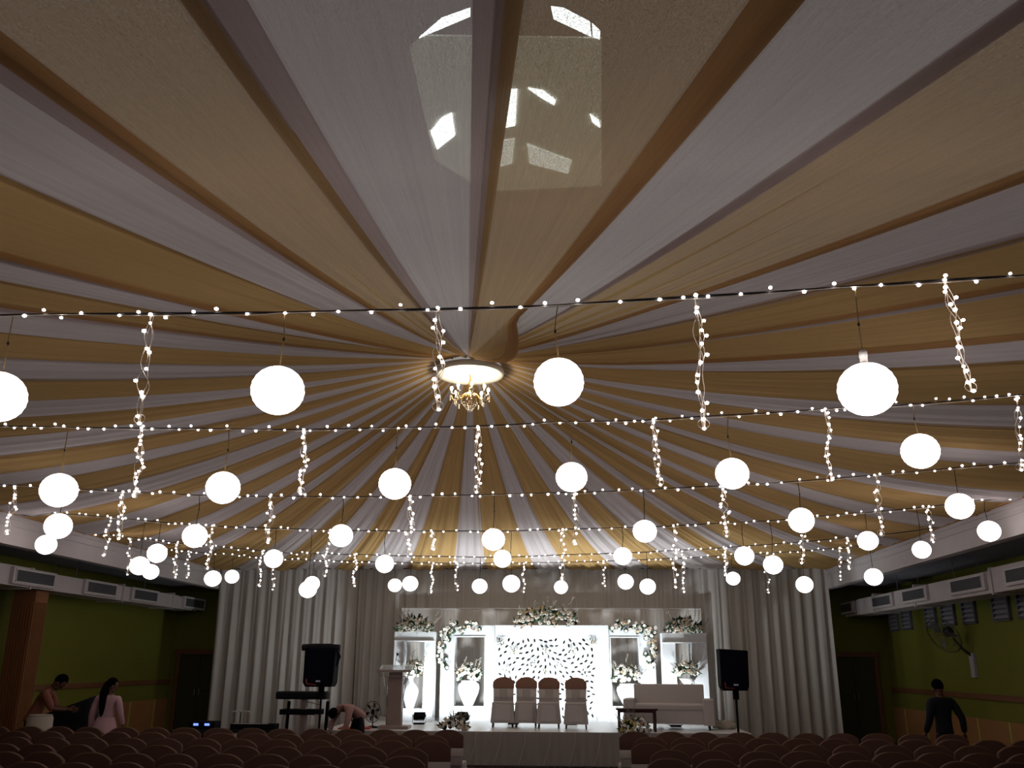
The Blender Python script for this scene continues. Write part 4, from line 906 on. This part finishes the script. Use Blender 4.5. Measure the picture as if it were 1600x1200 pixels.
# ------------------------------------------------------------------ loudspeakers on stands
def speaker(px0, px1, yt, yb, Y, lean, label, cover):
    a_ = at(px0, yt, Y); b_ = at(px1, yb, Y); W = b_.x-a_.x; H = a_.z-b_.z; cx_ = (a_.x+b_.x)/2
    s_ = empty('loudspeaker', (cx_, Y, b_.z)); tag(s_, label, 'loudspeaker')
    pts = [(-W*0.42, 0), (W*0.40, 0), (W*0.46, H*0.1), (W*0.5, H*0.96), (-W*0.5, H), (-W*0.5, H*0.1)]
    finish('cabinet', slab(pts, 0.17, 0.17), M_['black'], s_)
    finish('front_grille', slab([(x*0.9, 0.03+z*0.93) for x, z in pts], 0.005, 0.005, -0.178), M_['mesh_blk'], s_)
    finish('badge', box(B(), (W*0.0, -0.188, H*0.14), (0.075, 0.008, 0.022)), M_['badge'], s_)
    bm = B(); tube(bm, [(-W*0.38, -0.19, H*0.2), (-W*0.36, -0.19, H*0.07), (-W*0.05, -0.19, H*0.05)], [0.012, 0.018, 0.008], 6); o_ = finish('bass_port_lip', bm, M_['red'], s_, smooth=True)
    if cover:
        bm = B(); tube(bm, [(-W*0.60, -0.12, H*0.97), (-W*0.2, -0.14, H*0.98), (W*0.3, -0.12, H*0.98), (W*0.56, -0.08, H*0.95)], [0.055, 0.06, 0.06, 0.05], 10)
        box(bm, (0, 0.02, H*1.0), (W*1.0, 0.32, 0.07), bev=0.02)
        tube(bm, [(W*0.52, -0.1, H*0.92), (W*0.6, -0.12, H*0.75), (W*0.52, -0.1, H*0.5)], [0.02, 0.035, 0.008], 6)
        finish('rolled_cover', bm, M_['darkcloth'], s_, smooth=True)
    t_ = empty('speaker_stand', (cx_+0.02, Y, 0)); tag(t_, label.replace('loudspeaker', 'tripod stand under the loudspeaker'), 'stand')
    t_['label'] = ('black tripod stand holding the rolled-cover speaker on the left' if cover else 'black tripod stand holding the bare speaker on the right')
    finish('pole', tube(B(), [(0, 0, 0.25), (0, 0, b_.z-0.12)], 0.018, 8), M_['black'], t_, smooth=True)
    finish('pole_top', tube(B(), [(0, 0, b_.z-0.14), (0, 0, b_.z-0.002)], 0.05, 10), M_['black'], t_)
    for k in range(3):
        a__ = k*2*PI/3+0.5; finish('leg', tube(B(), [(0.02*math.cos(a__), 0.02*math.sin(a__), 0.75), (0.46*math.cos(a__), 0.46*math.sin(a__), 0.012)], 0.013, 6), M_['black'], t_)
        finish('brace', tube(B(), [(0, 0, 0.35), (0.27*math.cos(a__), 0.27*math.sin(a__), 0.33)], 0.008, 5), M_['black'], t_)
    finish('collar', tube(B(), [(0, 0, 0.68), (0, 0, 0.80)], 0.034, 10), M_['black'], t_)
speaker(481, 525, 1010, 1073, 15.6, 0, 'black loudspeaker with a rolled cover on the left of the stage', True)
speaker(1121, 1170, 1014, 1079, 15.6, 0, 'black loudspeaker standing free before the right curtains', False)

# ------------------------------------------------------------------ keyboard stand and sound gear on the left
kp = at(462, 1100, 16.6); ks = empty('keyboard_stand', (kp.x, 16.6, 0)); tag(ks, 'black two-tier keyboard stand below the covered left speaker', 'keyboard stand')
zt = at(462, 1096, 16.6).z; zl = at(462, 1112, 16.6).z
finish('column', box(B(), (0.17, -0.05, zt/2+0.02), (0.10, 0.14, zt+0.12), bev=0.01), M_['lectern'], ks)
for xx in (-0.18, 0.52): finish('leg', tube(B(), [(xx, 0.1, 0.0), (xx+0.03, 0.1, zt)], 0.03, 8), M_['black'], ks)
for z_ in (zt-0.02, zl-0.04): finish('tier_arm', tube(B(), [(0.15, -0.1, z_+0.03), (0.52, -0.16, z_-0.02)], 0.012, 6), M_['chrome'], ks)
finish('shelf', box(B(), (0.12, 0, zl), (0.72, 0.3, 0.09), bev=0.01), M_['black'], ks)
o = finish('keyboard', box(B(), (0, 0, 0.07), (0.9, 0.32, 0.13), bev=0.03), M_['darkcloth'], loc=(kp.x+0.12, 16.6, zt+0.035), smooth=True); tag(o, 'black cloth-covered keyboard on the top tier of the stand', 'keyboard')
o = finish('gear_case', box(B(), (0, 0, 0.3), (0.36, 0.3, 0.6), bev=0.02), M_['black'], loc=(kp.x+0.30, 17.05, 0)); tag(o, 'black gear case on the floor right of the keyboard stand', 'case')
kb = at(398, 1134, 16.2)
r = empty('keyboard', (kb.x, 16.2, kb.z-0.06)); tag(r, 'long black electric keyboard lying low beside the mixer with blue screens', 'keyboard')
finish('body', box(B(), (0, 0, 0.05), (0.78, 0.26, 0.09), bev=0.01), M_['black'], r); finish('display', box(B(), (0.2, -0.10, 0.098), (0.06, 0.02, 0.006)), M_['badge'], r); finish('keys', box(B(), (-0.05, -0.08, 0.097), (0.6, 0.09, 0.006)), M_['louvre'], r)
o = finish('trestle_table', box(B(), (0, 0, -0.01), (1.9, 0.6, 0.03)), M_['darkcloth'], loc=(kb.x-0.45, 16.25, kb.z-0.08)); tag(o, 'dark trestle table carrying the mixer and the long keyboard', 'table')
for sx in (-0.85, 0.85):
    for sy in (-0.24, 0.24): finish('leg', tube(B(), [(sx, sy, -0.02), (sx, sy, -(kb.z-0.08))], 0.018, 6), M_['black'], o)
mx = at(320, 1134, 16.2); r = empty('mixer', (mx.x, 16.2, kb.z-0.062)); tag(r, 'black sound mixer with two glowing blue screens', 'mixer')
finish('body', box(B(), (0, 0, 0.07), (0.46, 0.3, 0.12), bev=0.01), M_['black'], r)
for xx in (-0.1, 0.095): finish('screen', box(B(), (xx, -0.153, 0.085), (0.085, 0.006, 0.036)), M_['led'], r)
ms = at(359, 1115, 16.3); r = empty('music_stand', (ms.x-0.05, 17.0, 0)); tag(r, 'thin music stand with a flat tray before the left curtain', 'stand')
finish('tray', box(B(), (0, 0, ms.z), (0.34, 0.16, 0.015)), M_['louvre'], r); finish('pole', tube(B(), [(0, 0, 0.02), (0, 0, ms.z)], 0.010, 6), M_['black'], r)
for k in range(3): finish('leg', tube(B(), [(0, 0, 0.3), (0.25*math.cos(k*2.1), 0.25*math.sin(k*2.1), 0.01)], 0.008, 5), M_['black'], r)
# small pedestal fan between the bending person and the lectern
pf = at(583, 1112, 18.9); r = empty('pedestal_fan', (pf.x, 19.0, 0.002)); r.location.z = 0.0; r.location.x = -4.25; r.location = (pf.x, 18.9, 0)
if pf.x > SX0: r.location.z = ZS_
zc_ = pf.z-r.location.z; tag(r, 'small black and white pedestal fan between the bending person and the lectern', 'fan')
finish('base', lathe(B(), [(0.13, 0), (0.13, 0.02), (0.03, 0.04)], 16), M_['black'], r); finish('pole', tube(B(), [(0, 0, 0.03), (0, 0, zc_)], 0.012, 6), M_['black'], r)
for k in range(6):
    a_ = k*PI/3+0.3; bm = B(); vs = [bm.verts.new((q*math.cos(a_+o_), -0.05, q*1.25*math.sin(a_+o_))) for q, o_ in ((0.03, 0), (0.13, -0.22), (0.15, 0.12))]; bm.faces.new(vs); bmesh.ops.solidify(bm, geom=bm.faces[:], thickness=0.004); finish('blade', bm, M_['vase'], r)
bm = B(); tube(bm, [(0.16*math.cos(t*PI/10), -0.05, 0.2*math.sin(t*PI/10)) for t in range(21)], 0.006, 4, cap=False); tube(bm, [(0.09*math.cos(t*PI/10), -0.06, 0.11*math.sin(t*PI/10)) for t in range(21)], 0.004, 4, cap=False); box(bm, (0, -0.02, 0), (0.06, 0.06, 0.09))
g_ = finish('guard', bm, M_['black'], r); g_.location = (0, 0, zc_)
for ch_ in r.children:
    if ch_.name.startswith('blade'): ch_.location = (0, 0, zc_)
# tables on the left
p = at(120, 1092, 16.0); r = empty('covered_table', (p.x, 16.0, 0)); tag(r, 'long table heaped under black cloth beside the left column', 'table')
bm = B(); gx, gy = 22, 8; g = []
for i in range(gx+1):
    row = []
    for j in range(gy+1):
        u, v = i/gx, j/gy; h = 0.93+0.38*u+0.03*math.sin(9*u)*math.sin(5*v); h *= 1.0
        if u > 0.93: h -= 0.1*(u-0.93)/0.07
        row.append(bm.verts.new((-0.56+1.08*u, -0.35+0.7*v, h)))
    g.append(row)
for i in range(gx):
    for j in range(gy): bm.faces.new((g[i][j], g[i+1][j], g[i+1][j+1], g[i][j+1]))
be = [e for e in bm.edges if e.is_boundary]; ex = bmesh.ops.extrude_edge_only(bm, edges=be)
for v in ex['geom']:
    if isinstance(v, bmesh.types.BMVert): v.co.z = 0.12; v.co.x *= 1.03; v.co.y *= 1.06
bmesh.ops.recalc_face_normals(bm, faces=bm.faces)
finish('black_cover', bm, M_['darkcloth'], r, smooth=True)
for sx in (-0.5, 0.4):
    for sy in (-0.28, 0.28): finish('leg', tube(B(), [(sx, sy, 0), (sx, sy, 0.9)], 0.02, 6), M_['black'], r)
p = at(64, 1116, 15.2); r = empty('skirted_table', (at(64, 1116, 14.72).x, 14.72, 0)); tag(r, 'small table with an ivory skirt under the leaning man', 'table')
bm = B(); lathe(bm, [(0.17, p.z), (0.19, p.z-0.02), (0.2, 0.5), (0.24, 0.02)], 24); finish('skirt', bm, M_['ivory'], r, smooth=True)
finish('tabletop', lathe(B(), [(0.175, p.z), (0.175, p.z+0.02)], 24), M_['ivory'], r)
o = finish('shawl', slab([(-0.2, 0.55), (-0.24, 1.0), (-0.05, 1.08), (0.12, 0.98), (0.24, 0.75), (0.2, 0.5)], 0.07, 0.07), M_['maroon'], loc=(atZ(8, 1140, 0.9).x, 12.9, 0), smooth=True); tag(o, 'maroon shawl hung over a chair back at the left edge', 'shawl')

# ------------------------------------------------------------------ people
def skin_mesh(vs, es, rad, root=0, sub=2):
    me = bpy.data.meshes.new('tmp'); me.from_pydata([tuple(v) for v in vs], es, []); me.update()
    o = bpy.data.objects.new('tmp', me); C.objects.link(o)
    m = o.modifiers.new('s', 'SKIN'); m.use_smooth_shade = True; m.branch_smoothing = 0.5
    sv = me.skin_vertices[0].data
    for k, r_ in enumerate(rad):
        sv[k].radius = (r_, r_) if not isinstance(r_, tuple) else r_; sv[k].use_root = (k == root)
    s = o.modifiers.new('u', 'SUBSURF'); s.levels = sub; s.render_levels = sub
    dg = bpy.context.evaluated_depsgraph_get(); dg.update()
    res = bpy.data.meshes.new_from_object(o.evaluated_get(dg)); bpy.data.objects.remove(o); return res
def add_mesh(bm, me, mtx=None):
    t = bmesh.new(); t.from_mesh(me)
    if mtx: bmesh.ops.transform(t, matrix=mtx, verts=t.verts)
    tm = bpy.data.meshes.new('t2'); t.to_mesh(tm); t.free(); bm.from_mesh(tm); bpy.data.meshes.remove(tm)
def person(loc, rz, J, label, top, bottom, topcol, botcol, hair='short', scale=1.0, dress=None, sleeve='long'):
    """J: joint dict in local metres, figure faces +y"""
    r = empty('person', loc, rz); r.scale = (scale,)*3; tag(r, label, 'person')
    V = {k: Vector(v) for k, v in J.items()}
    body = B()
    names_ = ['pelvis', 'waist', 'chest', 'neck0', 'neck1', 'shL', 'elL', 'wrL', 'shR', 'elR', 'wrR', 'hipL', 'knL', 'anL', 'toL', 'hipR', 'knR', 'anR', 'toR']
    rad = dict(pelvis=(0.095, 0.075), waist=(0.115, 0.09), chest=(0.15, 0.10), neck0=0.06, neck1=0.05, shL=0.055, elL=0.04, wrL=0.026, shR=0.055, elR=0.04, wrR=0.026, hipL=0.065, knL=0.055, anL=0.036, toL=0.032, hipR=0.065, knR=0.055, anR=0.036, toR=0.032)
    E_ = [('pelvis', 'waist'), ('waist', 'chest'), ('chest', 'neck0'), ('neck0', 'neck1'), ('chest', 'shL'), ('shL', 'elL'), ('elL', 'wrL'), ('chest', 'shR'), ('shR', 'elR'), ('elR', 'wrR'), ('pelvis', 'hipL'), ('hipL', 'knL'), ('knL', 'anL'), ('anL', 'toL'), ('pelvis', 'hipR'), ('hipR', 'knR'), ('knR', 'anR'), ('anR', 'toR')]
    ix = {n: k for k, n in enumerate(names_)}
    add_mesh(body, skin_mesh([V[n] for n in names_], [(ix[a_], ix[b_]) for a_, b_ in E_], [rad[n] for n in names_]))
    # head with a face
    hd = V['head']; up_ = (hd-V['neck1']).normalized(); fw = Vector(J['face']).normalized(); fw = (fw-up_*fw.dot(up_)).normalized(); rt_ = fw.cross(up_)
    HM = Matrix((rt_, fw, up_)).transposed().to_4x4(); HM.translation = hd
    h = B(); ball(h, (0, 0, 0.02), 0.1, 3, (0.78, 0.95, 1.15)); ball(h, (0, 0.03, -0.055), 0.07, 2, (0.8, 0.85, 0.85))
    ball(h, (0, 0.098, -0.02), 0.016, 1, (0.8, 1.2, 1.5))                     # nose
    for s in (-1, 1):
        ball(h, (s*0.079, 0.0, -0.01), 0.026, 1, (0.35, 0.8, 1.2)); ball(h, (s*0.03, 0.085, 0.012), 0.013, 1)
    ball(h, (0, 0.086, -0.058), 0.02, 1, (1.2, 0.4, 0.35)); tube(h, [(0, 0, -0.12), (0, 0, -0.03)], 0.05, 10)
    bmesh.ops.transform(h, matrix=HM, verts=h.verts); tm = bpy.data.meshes.new('h'); h.to_mesh(tm); h.free(); body.from_mesh(tm)
    # hands
    for s in ('L', 'R'):
        wv, ev = V['wr'+s], V['el'+s]; d = (wv-ev).normalized(); side = Vector((1, 0, 0)); side = (side-d*side.dot(d)).normalized(); nn = d.cross(side)
        hand_v = [wv-d*0.01, wv+d*0.04, wv+d*0.085]
        add_mesh(body, skin_mesh(hand_v, [(0, 1), (1, 2)], [(0.026, 0.02), (0.036, 0.018), (0.036, 0.016)], 0, 1))
        sg = 1 if s == 'L' else -1
        for k in range(4):
            b0 = wv+d*0.07+nn*0.019*(k-1.5); ln = [0.062, 0.074, 0.07, 0.054][k]
            cu = side*sg*-1
            add_mesh(body, skin_mesh([b0, b0+d*ln*0.5+cu*0.006, b0+d*ln*0.8+cu*0.02, b0+d*ln*0.95+cu*0.038], [(0, 1), (1, 2), (2, 3)], [0.0095, 0.009, 0.0085, 0.007], 0, 1))
        b0 = wv+d*0.025-nn*0.025; add_mesh(body, skin_mesh([b0, b0+d*0.03-nn*0.025, b0+d*0.065-nn*0.03], [(0, 1), (1, 2)], [0.012, 0.010, 0.008], 0, 1))
    finish('body', body, M_['skin'], r, smooth=True)
    # clothes as slightly larger skins
    def cl(ns, es_, rd, name, m, root=0):
        ii = {n: k for k, n in enumerate(ns)}
        bm = B(); add_mesh(bm, skin_mesh([V[n] if n in V else Vector(J[n]) for n in ns], [(ii[a_], ii[b_]) for a_, b_ in es_], rd, root)); finish(name, bm, m, r, smooth=True)
    cuff = {}
    for s in ('L', 'R'):
        V['cuff'+s] = V['wr'+s].lerp(V['el'+s], 0.08 if sleeve == 'long' else 0.99); V['hem'+s] = V['an'+s].lerp(V['kn'+s], 0.02)
    V['low'] = V['pelvis']+(V['pelvis']-V['waist'])*0.62
    for s in ('L', 'R'): V['hp'+s] = V['hip'+s].lerp(V['kn'+s], 0.22)
    V['belt'] = V['pelvis'].lerp(V['waist'], 0.6)
    cl(['waist', 'chest', 'neck0', 'shL', 'elL', 'cuffL', 'shR', 'elR', 'cuffR', 'pelvis', 'low'], [('waist', 'chest'), ('chest', 'neck0'), ('chest', 'shL'), ('shL', 'elL'), ('elL', 'cuffL'), ('chest', 'shR'), ('shR', 'elR'), ('elR', 'cuffR'), ('waist', 'pelvis'), ('pelvis', 'low')],
       [(0.145, 0.115), (0.185, 0.13), 0.092, 0.085, 0.058, 0.045, 0.075, 0.058, 0.045, (0.150, 0.125), (0.15, 0.128)], top, M_[topcol])
    if dress:
        bm = B(); n = 24; rings = []
        zt_, zb_ = V['waist'].z, dress
        for q in range(9):
            f = q/8; z = zt_+(zb_-zt_)*f; ww = 0.145+0.20*f**0.8; c_ = V['waist'].lerp(Vector((V['waist'].x, V['waist'].y-0.04, zb_)), f)
            rings.append([bm.verts.new((c_.x+ww*math.cos(k*2*PI/n)*(1+0.05*f*math.sin(k*2*PI/n*7)), c_.y+ww*0.8*math.sin(k*2*PI/n)*(1+0.05*f*math.cos(k*2*PI/n*6)), z)) for k in range(n)])
        for q in range(8):
            for k in range(n): bm.faces.new((rings[q][k], rings[q][(k+1) % n], rings[q+1][(k+1) % n], rings[q+1][k]))
        finish('dress_skirt', bm, M_[topcol], r, smooth=True)
    cl(['pelvis', 'belt', 'hpL', 'knL', 'hemL', 'hpR', 'knR', 'hemR'], [('pelvis', 'belt'), ('pelvis', 'hpL'), ('hpL', 'knL'), ('knL', 'hemL'), ('pelvis', 'hpR'), ('hpR', 'knR'), ('knR', 'hemR')], [(0.135, 0.115), (0.135, 0.11), 0.098, 0.078, 0.062, 0.098, 0.078, 0.062], bottom, M_[botcol])
    for s in ('L', 'R'):
        an, to = V['an'+s], V['to'+s]; add = B(); mid = (an+to)/2
        add_mesh(add, skin_mesh([an+Vector((0, -0.03, -0.02)), mid+Vector((0, 0, -0.02)), to+Vector((0, 0.02, -0.005))], [(0, 1), (1, 2)], [0.045, 0.045, 0.038], 0, 1)); finish('shoe', add, M_['black'], r, smooth=True)
    hb = B(); ball(hb, (0, -0.012, 0.04), 0.104, 3, (0.83, 0.96, 1.06))
    if hair == 'long':
        ball(hb, (0, -0.07, -0.0), 0.085, 2, (0.9, 0.8, 1.1))
    for v in list(hb.verts):                                                    # keep the face clear
        if v.co.y > 0.035 and v.co.z < 0.075: v.co.y = 0.035; v.co.x *= 0.92
        if hair == 'short' and v.co.z < -0.035: v.co.z = -0.035
    bmesh.ops.transform(hb, matrix=HM, verts=hb.verts)
    if hair == 'long':
        p0 = HM @ Vector((0, -0.085, 0.0)); tube(hb, [p0, p0+Vector((0.0, -0.05, -0.12)), p0+Vector((0.01, -0.07, -0.28)), p0+Vector((0.015, -0.06, -0.46)), p0+Vector((0.015, -0.05, -0.56))], [0.06, 0.075, 0.07, 0.05, 0.015], 10)
    finish('hair', hb, M_['hair'], r, smooth=True)
    return r
STAND = dict(pelvis=(0, 0, 0.95), waist=(0, 0, 1.08), chest=(0, 0, 1.30), neck0=(0, 0.0, 1.46), neck1=(0, 0.02, 1.52), head=(0, 0.03, 1.60), face=(0, 1, -0.1),
    shL=(-0.19, 0, 1.39), elL=(-0.255, -0.03, 1.10), wrL=(-0.28, 0.03, 0.86), shR=(0.19, 0, 1.39), elR=(0.255, -0.04, 1.10), wrR=(0.29, 0.02, 0.86),
    hipL=(-0.09, 0, 0.90), knL=(-0.10, 0.06, 0.50), anL=(-0.10, 0.02, 0.09), toL=(-0.11, 0.16, 0.045), hipR=(0.09, 0, 0.90), knR=(0.10, -0.02, 0.50), anR=(0.10, -0.16, 0.11), toR=(0.11, -0.04, 0.045))
J = dict(STAND); pm = at(1466, 1063, 14.9)
J.update(head=(0.0, 0.04, 1.58), elR=(0.27, -0.10, 1.13), wrR=(0.33, -0.02, 0.90), elL=(-0.25, -0.02, 1.12), wrL=(-0.26, 0.12, 0.90))
person((pm.x, 14.9, 0), 0.25, J, 'person in dark navy clothes walking away beside the right wall', 'shirt', 'trousers', 'navy', 'navy', scale=pm.z/1.705)
# woman in pale pink, walking away, long dark hair
J = dict(STAND); pw = at(176, 1062, 15.0); J.update(head=(0.01, 0.04, 1.59), face=(0.75, 0.7, 0), elR=(0.24, 0.04, 1.12), wrR=(0.25, 0.15, 0.93))
person((pw.x-0.03, 15.0, 0), -0.1, J, 'person with long dark hair in a pale pink dress walking past the left wall', 'dress_top', 'leggings', 'pink', 'pink', hair='long', scale=pw.z/1.70, dress=0.45)
# man leaning over the table by the column
J = dict(pelvis=(0, 0, 0.92), waist=(0, 0.04, 1.05), chest=(0, 0.14, 1.25), neck0=(0, 0.22, 1.38), neck1=(0, 0.26, 1.42), head=(0, 0.33, 1.47), face=(0, 0.8, -0.6),
    shL=(-0.19, 0.17, 1.32), elL=(-0.24, 0.30, 1.08), wrL=(-0.16, 0.50, 1.06), shR=(0.19, 0.17, 1.32), elR=(0.23, 0.32, 1.08), wrR=(0.12, 0.52, 1.06),
    hipL=(-0.09, -0.02, 0.88), knL=(-0.12, 0.04, 0.48), anL=(-0.12, 0.0, 0.09), toL=(-0.13, 0.14, 0.045), hipR=(0.09, -0.02, 0.88), knR=(0.12, 0.03, 0.48), anR=(0.12, -0.03, 0.09), toR=(0.13, 0.1, 0.045))
pb_ = at(66, 1056, 14.8)
person((pb_.x-0.30, 15.2, 0), -1.25, J, 'person in an orange-brown shirt leaning over the ivory-skirted table', 'shirt', 'trousers', 'peachshirt', 'navy', scale=pb_.z/1.58, sleeve='short')
# person bending right down by the stage steps
J = dict(pelvis=(0, -0.05, 0.95), waist=(0, 0.07, 1.06), chest=(0, 0.27, 1.14), neck0=(0, 0.41, 1.10), neck1=(0, 0.46, 1.07), head=(0, 0.54, 1.03), face=(0, 0.35, -1),
    shL=(-0.18, 0.33, 1.10), elL=(-0.24, 0.42, 0.84), wrL=(-0.18, 0.52, 0.62), shR=(0.18, 0.33, 1.10), elR=(0.24, 0.42, 0.84), wrR=(0.15, 0.54, 0.62),
    hipL=(-0.09, -0.06, 0.90), knL=(-0.13, 0.02, 0.48), anL=(-0.13, -0.06, 0.09), toL=(-0.14, 0.08, 0.045), hipR=(0.09, -0.06, 0.90), knR=(0.13, 0.03, 0.48), anR=(0.13, -0.05, 0.09), toR=(0.14, 0.09, 0.045))
pc = at(523, 1113, 17.4)
person((pc.x+0.36, 17.7, 0), 2.45, J, 'person in a dusty rose top bending down at the left end of the stage', 'shirt', 'trousers', 'rosecloth', 'navy', scale=pc.z/1.03)
